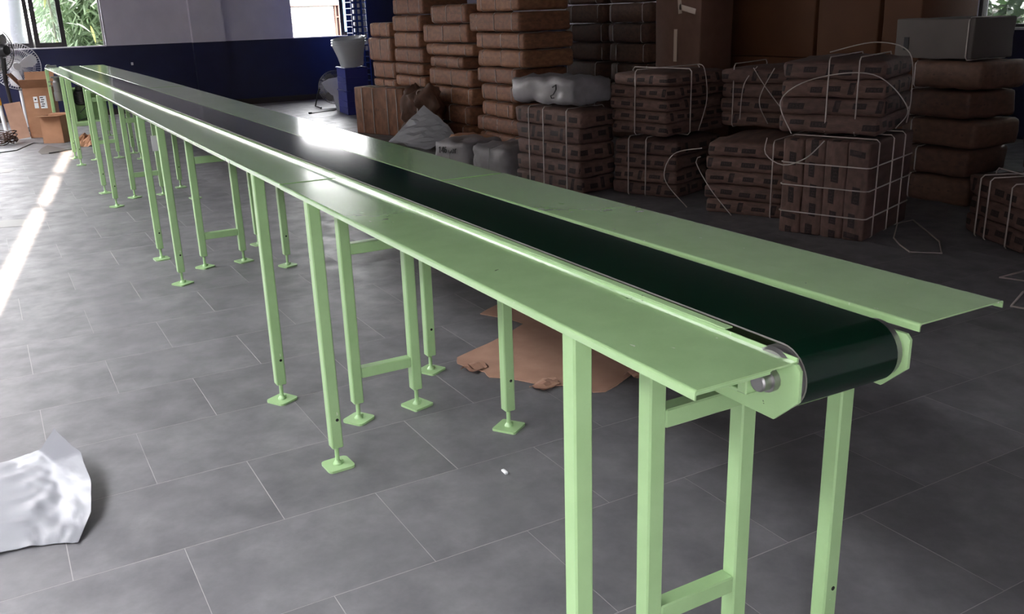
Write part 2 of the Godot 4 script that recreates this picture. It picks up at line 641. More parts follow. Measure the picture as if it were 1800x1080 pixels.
func build_windows():
	var st := tool()
	box(st, Vector3(-2.2, SILL, BACK - 0.16), Vector3(-2.17, 2.45, BACK - 0.04))
	box(st, Vector3(0.6, SILL, BACK - 0.16), Vector3(0.62, 2.45, BACK - 0.04))
	box(st, Vector3(-2.17, 2.43, BACK - 0.16), Vector3(0.6, 2.45, BACK - 0.04))
	box(st, Vector3(-2.17, SILL, BACK - 0.16), Vector3(0.6, SILL + 0.012, BACK - 0.04))
	var w := struct("window_1", st, M.frame)
	sash(w, -2.16, -0.42, SILL + 0.012, 2.43, BACK - 0.12, 0.065, 0.075)
	sash(w, -0.4, 0.05, SILL + 0.012, 2.43, BACK - 0.07, 0.07, 0.075)
	st = tool()
	bx(st, Vector3(-0.79, SILL + 0.004, BACK - 0.01), Vector3(2.82, 0.02, 0.06), 0.004)
	bx(st, Vector3(0.63, 1.76, BACK - 0.01), Vector3(0.03, 1.33, 0.026), 0.003)
	inst("window_sill", done(st), M.sill, w)
	st = tool()
	box(st, Vector3(3.71, SILL, BACK - 0.16), Vector3(3.73, 2.45, BACK - 0.04))
	box(st, Vector3(5.03, SILL, BACK - 0.16), Vector3(5.05, 2.45, BACK - 0.04))
	box(st, Vector3(3.73, 2.43, BACK - 0.16), Vector3(5.03, 2.45, BACK - 0.04))
	w = struct("window_2", st, M.frame)
	sash(w, 4.63, 5.03, SILL + 0.01, 2.43, BACK - 0.07, 0.07, 0.07)
	st = tool()
	bx(st, Vector3(4.38, SILL + 0.004, BACK - 0.01), Vector3(1.34, 0.02, 0.06), 0.004)
	inst("window_sill", done(st), M.sill, w)
	st = tool()
	box(st, Vector3(RIGHT + 0.04, SILL + 0.02, -5.42), Vector3(RIGHT + 0.14, SILL + 0.05, -2.4))
	box(st, Vector3(RIGHT + 0.04, 2.25, -5.42), Vector3(RIGHT + 0.14, 2.3, -2.4))
	for z in [-5.4, -3.93, -2.42]:
		box(st, Vector3(RIGHT + 0.05, SILL + 0.05, z - 0.02), Vector3(RIGHT + 0.13, 2.25, z + 0.02))
	w = struct("window_3", st, M.frame)
	st = tool()
	bx(st, Vector3(RIGHT + 0.0, SILL + 0.006, -3.91), Vector3(0.1, 0.024, 3.02), 0.004)
	inst("window_sill", done(st), M.sill, w)
	for z in [[-5.38, -3.95], [-3.91, -2.44]]:
		st = tool()
		box(st, Vector3(RIGHT + 0.088, SILL + 0.05, z[0]), Vector3(RIGHT + 0.092, 2.25, z[1]))
		inst("pane", done(st), M.glass, w)

# ---------------------------------------------------------------- outside
func leaf_mesh(l: float, w: float) -> ArrayMesh:
	var st := tool()
	st.set_smooth_group(0)
	var xs := [0.0, 0.2, 0.5, 0.8, 1.0]
	var ws := [0.1, 0.8, 1.0, 0.55, 0.0]
	for i in 4:
		for s in [-1.0, 1.0]:
			var a := Vector3(xs[i] * l, -0.12 * l * pow(xs[i], 2.0), 0)
			var b := Vector3(xs[i + 1] * l, -0.12 * l * pow(xs[i + 1], 2.0), 0)
			var c := b + Vector3(0, w * 0.25 * ws[i + 1], s * w * 0.5 * ws[i + 1])
			var d := a + Vector3(0, w * 0.25 * ws[i], s * w * 0.5 * ws[i])
			quad(st, a, b, c, d, Vector3(0, 1, 0))
	return done(st)

func leafmat(c: Color) -> StandardMaterial3D:
	var m := paint(c, 0.4)
	m.backlight_enabled = true
	m.backlight = c * 0.5
	m.cull_mode = BaseMaterial3D.CULL_DISABLED
	return m

func foliage(called: String, label: String, category: String, lo: Vector3, hi: Vector3, nearz: Vector3, count: int, single: int, mats: Array, ml: float, mw: float, droop: float):
	# a clump of long leaves between lo and hi; the leaves on the side towards nearz are single parts
	var t := thing(called, label, category, Vector3((lo.x + hi.x) * 0.5, 0, (lo.z + hi.z) * 0.5))
	var mesh := leaf_mesh(ml, mw)
	for k in 9:
		var st := tool()
		var p := Vector3(rng.randf_range(lo.x, hi.x), 0, rng.randf_range(lo.z, hi.z)) - t.position
		tube(st, [p, p + Vector3(rng.randf_range(-0.1, 0.1), hi.y * 0.5, 0), p + Vector3(rng.randf_range(-0.3, 0.3), hi.y, rng.randf_range(-0.2, 0.2))], 0.018, 5)
		inst("stem", done(st), M.stem, t)
	var rows := []
	for k in count:
		var p := Vector3(rng.randf_range(lo.x, hi.x), rng.randf_range(lo.y, hi.y), rng.randf_range(lo.z, hi.z))
		rows.append([p.distance_squared_to(Vector3(p.x if nearz.x == 0 else nearz.x, p.y, p.z if nearz.z == 0 else nearz.z)), p])
	rows.sort_custom(func(a, b): return a[0] < b[0])
	var rest := []
	for i in rows.size():
		var p: Vector3 = rows[i][1] - t.position
		var b := Basis.from_euler(Vector3(rng.randf_range(-0.9, 0.9), rng.randf_range(0, TAU), rng.randf_range(-droop - 0.6, -droop + 0.7))).scaled(Vector3.ONE * rng.randf_range(0.7, 1.25))
		if i < single:
			var o := inst("leaf", mesh, mats[rng.randi_range(0, mats.size() - 1)], t)
			o.transform = Transform3D(b, p)
		else:
			rest.append(Transform3D(b, p))
	if rest.size():
		var mm := MultiMesh.new()
		mm.transform_format = MultiMesh.TRANSFORM_3D
		mm.mesh = mesh
		mm.instance_count = rest.size()
		for i in rest.size(): mm.set_instance_transform(i, rest[i])
		var mi := MultiMeshInstance3D.new()
		mi.name = "inner_leaves"
		mi.multimesh = mm
		mi.material_override = mats[0]
		mi.set_meta("kind", "stuff")
		t.add_child(mi)

func build_outside():
	M.stem = paint(srgb(120, 124, 84), 0.6)
	var lm := [leafmat(srgb(132, 156, 116)), leafmat(srgb(184, 198, 166)), leafmat(srgb(216, 220, 206)), leafmat(srgb(208, 210, 112))]
	foliage("bamboo", "dense bamboo with long pale leaves outside the open sash", "bamboo", Vector3(-0.12, 0.6, -18.4), Vector3(1.9, 3.0, -16.4), Vector3(0, 0, -16.2), 11000, 290, lm, 0.3, 0.036, 0.75)
	foliage("garden_shrub", "leafy green shrub outside the window in the dark right wall", "shrub", Vector3(8.5, 0.5, -8.4), Vector3(10.0, 4.2, -1.6), Vector3(8.4, 0, 0), 9000, 280, [leafmat(srgb(58, 92, 42)), leafmat(srgb(92, 116, 72)), leafmat(srgb(180, 186, 168))], 0.22, 0.09, 0.4)
	var st := tool()
	box(st, Vector3(-12, -0.25, -34), Vector3(22, -0.2, 16))
	struct("ground", st, paint(srgb(74, 70, 62), 0.95)).set_meta("label", "bare ground outside the hall")
	# unseen added walls: left one cuts low sky, front-left one blocks the sun
	st = tool()
	box(st, Vector3(-7.1, -0.2, -18), Vector3(-6.9, 5.4, FRONT))
	struct("added_sky_blocker", st, paint(srgb(72, 70, 64), 0.95)).set_meta("label", "unseen added wall blocking low sky beyond the left windows")
	st = tool()
	box(st, Vector3(-7.1, -0.2, FRONT), Vector3(LEFT - 0.2, 6.4, FRONT + 0.2))
	struct("added_sun_blocker_left", st, paint(srgb(72, 70, 64), 0.95)).set_meta("label", "unseen added wall blocking sun at the front left")
	st = tool()
	box(st, Vector3(RIGHT + 0.2, -0.2, FRONT), Vector3(11.5, 6.4, FRONT + 0.2))
	struct("added_sun_blocker_right", st, paint(srgb(72, 70, 64), 0.95)).set_meta("label", "unseen added wall keeping sun off the shrub at the right")  # added out of view to shade the shrub from direct sun
	st = tool()
	box(st, Vector3(-2.55, -0.2, 4.2), Vector3(9.0, 3.4, 4.4))
	struct("added_sun_blocker_front", st, paint(srgb(72, 70, 64), 0.95)).set_meta("label", "unseen added wall keeping sun out of the front gap")  # added out of view to stop sun entering the front gap
	# white building behind the middle window: wall, roller shutter, brown window, blue strip
	var b := thing("white_building", "white building with a roller shutter and brown window outside", "building", Vector3(6, -0.2, -23))
	st = tool()
	box(st, Vector3(-3.5, 0, -0.4), Vector3(5, 2.45, 0.0))
	inst("wall", done(st), paint(srgb(226, 224, 220), 0.8), b)
	var sh := paint(srgb(214, 212, 212), 0.5)
	for k in 8:
		st = tool()
		bx(st, Vector3(0.45, 1.52 + k * 0.05, 0.03), Vector3(1.16, 0.034, 0.06), 0.008)
		inst("slat", done(st), sh, b)
	st = tool()
	bx(st, Vector3(0.5, 1.935, 0.06), Vector3(1.5, 0.045, 0.16), 0.008)
	inst("shutter_box", done(st), paint(srgb(120, 98, 90), 0.6), b)
	st = tool()
	var brown := paint(srgb(98, 66, 54), 0.6)
	for x in [1.07, 1.16, 1.25]: bx(st, Vector3(x, 1.5, 0.05), Vector3(0.035, 0.85, 0.1), 0.004)
	bx(st, Vector3(1.16, 1.63, 0.05), Vector3(0.15, 0.035, 0.09), 0.004)
	bx(st, Vector3(1.16, 1.09, 0.05), Vector3(0.2, 0.035, 0.09), 0.004)
	var fr := inst("window_frame", done(st), brown, b)
	st = tool()
	box(st, Vector3(1.06, 1.08, 0.0), Vector3(1.26, 1.92, 0.02))
	inst("pane", done(st), paint(srgb(52, 46, 48), 0.2), fr)
	st = tool()
	bx(st, Vector3(1.33, 1.3, 0.03), Vector3(0.1, 1.9, 0.06), 0.005)
	inst("downpipe", done(st), paint(srgb(96, 150, 176), 0.5), b)
	# grey trunk and a steel bracket behind the left sash
	var tr := thing("grey_trunk", "mottled grey trunk with a steel bracket behind the left sash", "trunk", Vector3(-0.5, -0.2, -18.6))
	st = tool()
	var pts := []
	for k in 12: pts.append(Vector3(0.03 * sin(k * 2.1), k * 0.3, 0.02 * cos(k * 1.7)))
	tube(st, pts, 0.12, 9)
	inst("trunk", done(st), triplanar(paint(Color.WHITE, 0.8), noise_tex(16, 0.05, srgb(66, 67, 72), srgb(128, 128, 134), 4), 2.0), tr)
	st = tool()
	tube(st, [Vector3(-0.35, 1.95, 0.1), Vector3(-0.9, 1.95, 0.1)], 0.015, 5)
	tube(st, [Vector3(-0.32, 1.75, 0.1), Vector3(-0.9, 1.95, 0.1)], 0.015, 5)
	inst("bracket", done(st), M.dull_steel, tr)

# ---------------------------------------------------------------- conveyor
func near_profile(xo: float, xi: float, y: float) -> Array:
	return [Vector2(xo, y - 0.015), Vector2(xo + 0.0025, y - 0.015), Vector2(xo + 0.0025, y - 0.005), Vector2(xo + 0.005, y - 0.0028),
		Vector2(xi, y - 0.0028), Vector2(xi, y + 0.005), Vector2(xi - 0.0015, y + 0.006), Vector2(xi - 0.0035, y + 0.006), Vector2(xi - 0.004, y),
		Vector2(xo + 0.0045, y), Vector2(xo + 0.002, y - 0.0007), Vector2(xo + 0.0007, y - 0.002), Vector2(xo, y - 0.0045)]

func far_profile(xi: float, xo: float, y: float) -> Array:
	return [Vector2(xi, y - 0.014), Vector2(xi, y - 0.0045), Vector2(xi + 0.0007, y - 0.002), Vector2(xi + 0.002, y - 0.0007), Vector2(xi + 0.0045, y),
		Vector2(xo - 0.0045, y), Vector2(xo - 0.002, y - 0.0007), Vector2(xo - 0.0007, y - 0.002), Vector2(xo, y - 0.0045), Vector2(xo, y - 0.013),
		Vector2(xo - 0.0025, y - 0.013), Vector2(xo - 0.0025, y - 0.005), Vector2(xo - 0.005, y - 0.0028), Vector2(xi + 0.005, y - 0.0028), Vector2(xi + 0.0025, y - 0.005), Vector2(xi + 0.0025, y - 0.014)]

var foot_round: ArrayMesh
var foot_square: ArrayMesh
var leg_mesh: ArrayMesh
var stem_mesh: ArrayMesh

func make_foot_meshes():
	var st := tool()
	var o := []
	for c in [[1, 1], [-1, 1], [-1, -1], [1, -1]]:
		for k in 4:
			var g: float = atan2(c[1], c[0]) - PI / 4 + PI / 2 * k / 3.0
			o.append(Vector2(c[0] * 0.029 + cos(g) * 0.016, c[1] * 0.029 + sin(g) * 0.016))
	var flat := Transform3D(Basis(Vector3(1, 0, 0), -PI / 2), Vector3.ZERO)
	extrude(st, o, 0.0, 0.008, flat)
	foot_round = done(st)
	st = tool()
	extrude(st, [Vector2(0.045, 0.04), Vector2(0.04, 0.045), Vector2(-0.04, 0.045), Vector2(-0.045, 0.04), Vector2(-0.045, -0.04), Vector2(-0.04, -0.045), Vector2(0.04, -0.045), Vector2(0.045, -0.04)], 0.0, 0.008, flat)
	foot_square = done(st)
	st = tool()
	lathe(st, [Vector2(0.016, 0.008), Vector2(0.015, 0.012), Vector2(0.009, 0.02), Vector2(0.0075, 0.022), Vector2(0.0075, 0.072)], 10)
	bx(st, Vector3(0.013, 0.015, 0.0), Vector3(0.012, 0.012, 0.012), 0.002)
	stem_mesh = done(st)
	st = tool()
	bx(st, Vector3(0, 0.4775, 0), Vector3(0.0385, 0.815, 0.0385), 0.0035)
	leg_mesh = done(st)

func foot(parent: Node, at: Vector3, turn: float, square: bool):
	var f := inst("foot_plate", foot_square if square else foot_round, M.green, parent, at, Vector3(0, turn, 0))
	inst("levelling_screw", stem_mesh, M.green, parent, at, Vector3(0, turn * 0.5, 0))
	return f

func hole(parent: Node, at: Vector3):
	var st := tool()
	lathe(st, [Vector2(0.0, 0.0006), Vector2(0.0052, 0.0006), Vector2(0.0052, -0.001)], 12, along_z(Vector3.ZERO))
	inst("bolt_hole", done(st), M.hole, parent, at)

func build_conveyor():
	make_foot_meshes()
	var base := Vector3(-0.2, 0, -6.4)
	var t := thing("belt_conveyor", "long pale green belt conveyor with dark belt and side trays", "conveyor", base)
	# side trays, in sections
	var zs := [0.0, -2.0, -4.62, -7.55, -10.15, -12.8]
	var xo := [-0.527, -0.523, -0.519, -0.5, -0.492, -0.507]
	var xi := [-0.331, -0.333, -0.333, -0.33, -0.326, -0.33]
	for k in 5:
		var st := tool()
		var y := TOP + (0.0015 if k % 2 == 1 else 0.0)
		loft(st, near_profile(xo[k], xi[k], y), zs[k] - 0.001, near_profile(xo[k + 1], xi[k + 1], y), zs[k + 1] + 0.001)
		wpart("near_tray", st, M.tray, t)
	var zf := [0.0, -1.7, -4.3, -7.2, -10.0, -12.8]
	var fi := [-0.062, -0.098, -0.105, -0.1, -0.092, -0.088]
	var fo := [0.155, 0.132, 0.15, 0.185, 0.205, 0.205]
	for k in 5:
		var st := tool()
		var y := TOP + 0.005 + (0.0015 if k % 2 == 1 else 0.0)
		var fo0: float = fo[k] - (0.012 if k == 1 else 0.0)
		loft(st, far_profile(fi[k], fo0, y), zf[k] - 0.001, far_profile(fi[k + 1], fo[k + 1], y), zf[k + 1] + 0.001)
		wpart("far_tray", st, M.tray, t)
	# bed edge strips beside the belt
	var st := tool()
	bx(st, Vector3(-0.3295, TOP + 0.0085, -6.43), Vector3(0.017, 0.0025, 12.56), 0.0008)
	wpart("bed_strip", st, M.green, t)
	st = tool()
	bx(st, Vector3(-0.112, TOP + 0.0065, -6.43), Vector3(0.022, 0.0025, 12.56), 0.0008)
	wpart("bed_strip", st, M.green, t)
	# belt: racetrack loop over the end drums
	var cy := 0.861
	var z0 := -0.045
	var z1 := -12.68
	var outer := []
	var inner := []
	for k in 17:
		var g := PI / 2 - PI * k / 16.0
		outer.append(Vector2(z0 + cos(g) * 0.052, cy + sin(g) * 0.052))
		inner.append(Vector2(z0 + cos(g) * 0.049, cy + sin(g) * 0.049))
	for k in 17:
		var g := -PI / 2 - PI * k / 16.0
		outer.append(Vector2(z1 + cos(g) * 0.052, cy + sin(g) * 0.052))
		inner.append(Vector2(z1 + cos(g) * 0.049, cy + sin(g) * 0.049))
	st = tool()
	var xl := -0.318
	var xr := -0.119
	for i in outer.size():
		var j := (i + 1) % outer.size()
		var a: Vector2 = outer[i]
		var b: Vector2 = outer[j]
		st.set_smooth_group(1)
		quad(st, Vector3(xl, a.y, a.x), Vector3(xr, a.y, a.x), Vector3(xr, b.y, b.x), Vector3(xl, b.y, b.x), Vector3(0, (a.y + b.y) * 0.5 - cy, (a.x + b.x) * 0.5 - clampf((a.x + b.x) * 0.5, z1, z0)))
		var c: Vector2 = inner[i]
		var d: Vector2 = inner[j]
		quad(st, Vector3(xl, c.y, c.x), Vector3(xr, c.y, c.x), Vector3(xr, d.y, d.x), Vector3(xl, d.y, d.x), -Vector3(0, (a.y + b.y) * 0.5 - cy, (a.x + b.x) * 0.5 - clampf((a.x + b.x) * 0.5, z1, z0)))
	var belt := wpart("belt", st, M.belt, t)
	belt.set_meta("label", "dark green belt")
	st = tool()
	for i in outer.size():
		var j := (i + 1) % outer.size()
		for s in [[xl, -1.0], [xr, 1.0]]:
			quad(st, Vector3(s[0], outer[i].y, outer[i].x), Vector3(s[0], outer[j].y, outer[j].x), Vector3(s[0], inner[j].y, inner[j].x), Vector3(s[0], inner[i].y, inner[i].x), Vector3(s[1], 0, 0))
	inst("belt_edge", done(st), M.belt_edge, belt).set_meta("label", "pale cut edge of the belt")
	for z in [z0, z1]:
		st = tool()
		lathe(st, [Vector2(0.0, 0.0), Vector2(0.03, 0.0), Vector2(0.034, -0.006), Vector2(0.044, -0.006), Vector2(0.0485, 0.0), Vector2(0.0485, 0.23), Vector2(0.044, 0.236), Vector2(0.034, 0.236), Vector2(0.0, 0.23)], 28, along_x(Vector3(-0.3335, cy, z)))
		wpart("drum", st, M.steel, t)
	# side rails under the trays
	for x in [-0.338, -0.096]:
		st = tool()
		bx(st, Vector3(x, 0.846, -6.43), Vector3(0.004, 0.09, 12.5), 0.001)
		bx(st, Vector3(x + (0.014 if x > -0.2 else -0.014), 0.803, -6.43), Vector3(0.03, 0.004, 12.5), 0.001)
		wpart("side_rail", st, M.green, t)
	# bearing plates at the near end: cut-off corners
	var rot := Transform3D(Basis(Vector3(0, 0, -1), Vector3(0, 1, 0), Vector3(1, 0, 0)), Vector3.ZERO)
	for x in [-0.3375, -0.0975]:
		st = tool()
		extrude(st, [Vector2(-0.012, 0.84), Vector2(-0.012, 0.889), Vector2(-0.004, 0.897), Vector2(0.17, 0.897), Vector2(0.17, 0.797), Vector2(0.034, 0.797)], x - 0.003, x + 0.003, rot)
		wpart("bearing_plate", st, M.green, t)
	for x in [-0.3375, -0.0975]:
		st = tool()
		extrude(st, [Vector2(12.72, 0.84), Vector2(12.72, 0.889), Vector2(12.71, 0.897), Vector2(12.55, 0.897), Vector2(12.55, 0.797), Vector2(12.68, 0.797)], x - 0.003, x + 0.003, rot)
		wpart("bearing_plate", st, M.green, t)
	# shaft nut, take-up slot and its bracket under the near tray
	st = tool()
	lathe(st, [Vector2(0.0, 0.0), Vector2(0.013, 0.0), Vector2(0.015, 0.003), Vector2(0.015, 0.018), Vector2(0.019, 0.018), Vector2(0.019, 0.03)], 14, along_x(Vector3(-0.371, 0.861, -0.042)))
	wpart("shaft_nut", st, M.steel, t)
	st = tool()
	bx(st, Vector3(-0.3535, 0.853, -0.078), Vector3(0.026, 0.046, 0.02), 0.002)
	bx(st, Vector3(-0.3535, 0.833, -0.115), Vector3(0.026, 0.006, 0.06), 0.001)
	bx(st, Vector3(-0.3535, 0.868, -0.115), Vector3(0.026, 0.006, 0.06), 0.001)
	wpart("take_up_bracket", st, M.green, t)
	st = tool()
	bx(st, Vector3(-0.43, 0.884, -0.035), Vector3(0.16, 0.022, 0.004), 0.001)
	bx(st, Vector3(-0.40, 0.872, -0.13), Vector3(0.1, 0.03, 0.025), 0.002)
	wpart("tray_bracket", st, M.green, t)
	# tray legs: near row and far row, each with its foot
	var nz := [-0.337, -1.761, -2.398, -4.346, -5.013, -7.053, -7.795, -9.787, -10.427, -12.58]
	var nt := [0.1, 0.05, 0.5, 0.55, 0.1, 0.6, 0.25, 0.0, 0.35, 0.2]
	var fz := [-0.287, -1.701, -2.353, -4.374, -5.026, -7.02, -7.643, -9.845, -10.385, -12.5]
	for k in nz.size():
		var l := inst("tray_leg", leg_mesh, M.green, t, Vector3(-0.496, 0, nz[k]) - base, Vector3(0, 0, 0.004 * sin(k * 2.3)))
		foot(l, Vector3.ZERO, nt[k], k == 3)
		hole(l, Vector3(0.006, 0.17, 0.0193))
		l = inst("tray_leg", leg_mesh, M.green, t, Vector3(0.115, 0, fz[k]) - base, Vector3(0, 0, 0.004 * sin(k * 1.7 + 1.0)))
		foot(l, Vector3.ZERO, 0.7 - 0.11 * k, k == 1 or k == 2)
		hole(l, Vector3(0.004, 0.185, 0.0193))
		for s in [[-0.476, -0.352, nz[k]], [-0.08, 0.095, fz[k]]]:
			st = tool()
			bx(st, Vector3((s[0] + s[1]) * 0.5, 0.871, s[2]), Vector3(s[1] - s[0], 0.025, 0.025), 0.002)
			wpart("tray_bracket", st, M.green, t)
	# H shaped supports under the belt bed
	var hz := [-0.365, -2.062, -4.642, -7.388, -10.118, -12.3]
	for k in hz.size():
		var h := Node3D.new()
		h.name = "support_frame"
		t.add_child(h, true)
		h.position = Vector3(-0.195, 0, hz[k]) - base
		for x in [-0.115, 0.117]:
			inst("leg", leg_mesh, M.green, h, Vector3(x, 0, 0))
			foot(h, Vector3(x, 0, 0), 0.55 if x < 0 else 0.3, x > 0)
		var lo: float = [0.228, 0.184, 0.19, 0.19, 0.186, 0.19][k]
		var up: float = [0.662, 0.642, 0.64, 0.645, 0.64, 0.64][k]
		for y in [lo, up]:
			st = tool()
			bx(st, Vector3(0.001, y, 0), Vector3(0.193, 0.039, 0.037), 0.003)
			inst("crossbar", done(st), M.green, h)
		if k == 3:
			st = tool()
			bx(st, Vector3(0.105, 0.44, 0.0206), Vector3(0.05, 0.13, 0.001), 0.0)
			inst("paper_tag", done(st), M.white, h).set_meta("label", "white paper tag")
	# drive: green mounting frame with a dark gear motor, and a grey motor at the far end
	st = tool()
	bx(st, Vector3(-0.2, 0.31, -11.45), Vector3(0.3, 0.02, 0.3), 0.002)
	bx(st, Vector3(-0.2, 0.5, -11.6), Vector3(0.3, 0.36, 0.01), 0.002)
	for x in [-0.35, -0.05]:
		bx(st, Vector3(x, 0.55, -11.45), Vector3(0.02, 0.5, 0.3), 0.002)
	wpart("motor_frame", st, M.green, t)
	st = tool()
	lathe(st, [Vector2(0.0, 0.0), Vector2(0.05, 0.0), Vector2(0.075, 0.02), Vector2(0.075, 0.16), Vector2(0.05, 0.18), Vector2(0.05, 0.22), Vector2(0.0, 0.22)], 16, Transform3D(Basis(), Vector3(-0.25, 0.5, -11.4)))
	for k in 6: bx(st, Vector3(-0.25, 0.54 + 0.02 * k, -11.4), Vector3(0.17, 0.005, 0.17), 0.001)
	wpart("gear_motor", st, M.black, t)
	st = tool()
	tube(st, [Vector3(-0.2, 0.5, -11.35), Vector3(-0.3, 0.42, -11.3), Vector3(-0.22, 0.36, -11.3), Vector3(-0.33, 0.33, -11.3)], 0.006, 6)
	wpart("motor_cable", st, M.black, t)
	st = tool()
	lathe(st, [Vector2(0.0, 0.0), Vector2(0.05, 0.0), Vector2(0.052, 0.11), Vector2(0.045, 0.115), Vector2(0.048, 0.23), Vector2(0.035, 0.25), Vector2(0.035, 0.29), Vector2(0.0, 0.29)], 16, Transform3D(Basis(), Vector3(-0.42, 0.5, -12.4)))
	bx(st, Vector3(-0.42, 0.795, -12.4), Vector3(0.12, 0.02, 0.1), 0.003)
	for k in 2: bx(st, Vector3(-0.49, 0.74 - 0.05 * k, -12.4), Vector3(0.05, 0.012, 0.02), 0.002)
	wpart("end_motor", st, M.dull_steel, t).set_meta("label", "grey end motor")
	st = tool()
	bx(st, Vector3(-0.43, TOP + 0.02, -12.72), Vector3(0.13, 0.02, 0.05), 0.004)
	bx(st, Vector3(-0.46, TOP + 0.036, -12.72), Vector3(0.04, 0.012, 0.04), 0.003)
	wpart("end_stop", st, M.steel, t)

# ---------------------------------------------------------------- cartons
# a thing whose front face runs from f0 to f1 (x, z) as seen from the aisle, depth behind it
func face_node(called, label, category, f0: Vector2, f1: Vector2, depth: float, y0: float, group := "") -> Node3D:
	var e := (f1 - f0).normalized()
	var n := Vector2(-e.y, e.x)
	var c := (f0 + f1) * 0.5 - n * depth * 0.5
	return thing(called, label, category, Vector3(c.x, y0, c.y), atan2(-e.y, e.x), group)

func strap_v(t: Node3D, x: float, h: float, d: float, m := 0.004, r := 0.0045):
	var st := tool()
	tube(st, loop(Vector3(x, h * 0.5, 0), Vector3(0, h * 0.5 + m, 0), Vector3(0, 0, d * 0.5 + m)), r, 4, true)
	inst("strap", done(st), M.strap, t)

func strap_h(t: Node3D, y: float, w: float, d: float, m := 0.004, r := 0.0045):
	var st := tool()
	tube(st, loop(Vector3(0, y, 0), Vector3(w * 0.5 + m, 0, 0), Vector3(0, 0, d * 0.5 + m)), r, 4, true)
	inst("strap", done(st), M.strap, t)

func strap_c(t: Node3D, z: float, w: float, h: float, m := 0.004, r := 0.0045):
	var st := tool()
	tube(st, loop(Vector3(0, h * 0.5, z), Vector3(w * 0.5 + m, 0, 0), Vector3(0, h * 0.5 + m, 0)), r, 4, true)
	inst("strap", done(st), M.strap, t)

func pack(label: String, z0: float, z1: float, y0: float, y1: float, x: float, depth: float, sd: int, turn: float, straps: int, group: String, dark := false):
	var w := z1 - z0
	var h := y1 - y0
	var t := face_node("carton_pack", label, "carton", Vector2(x, z0), Vector2(x, z1), depth, y0, group)
	t.rotation.y += turn
	inst("wrapped_body", softbox(Vector3(w, h - 0.016, depth), 0.028, 0.012, sd, Vector3i(7, 4, 6)), M.packs_shaded[sd % 2] if dark else M.packs[sd % 3], t)
	for k in straps:
		strap_v(t, lerpf(-0.38, 0.38, (k + 0.1 * sin(sd + k)) / maxf(1.0, straps - 1)) * w, h - 0.016, depth, 0.0, 0.005)

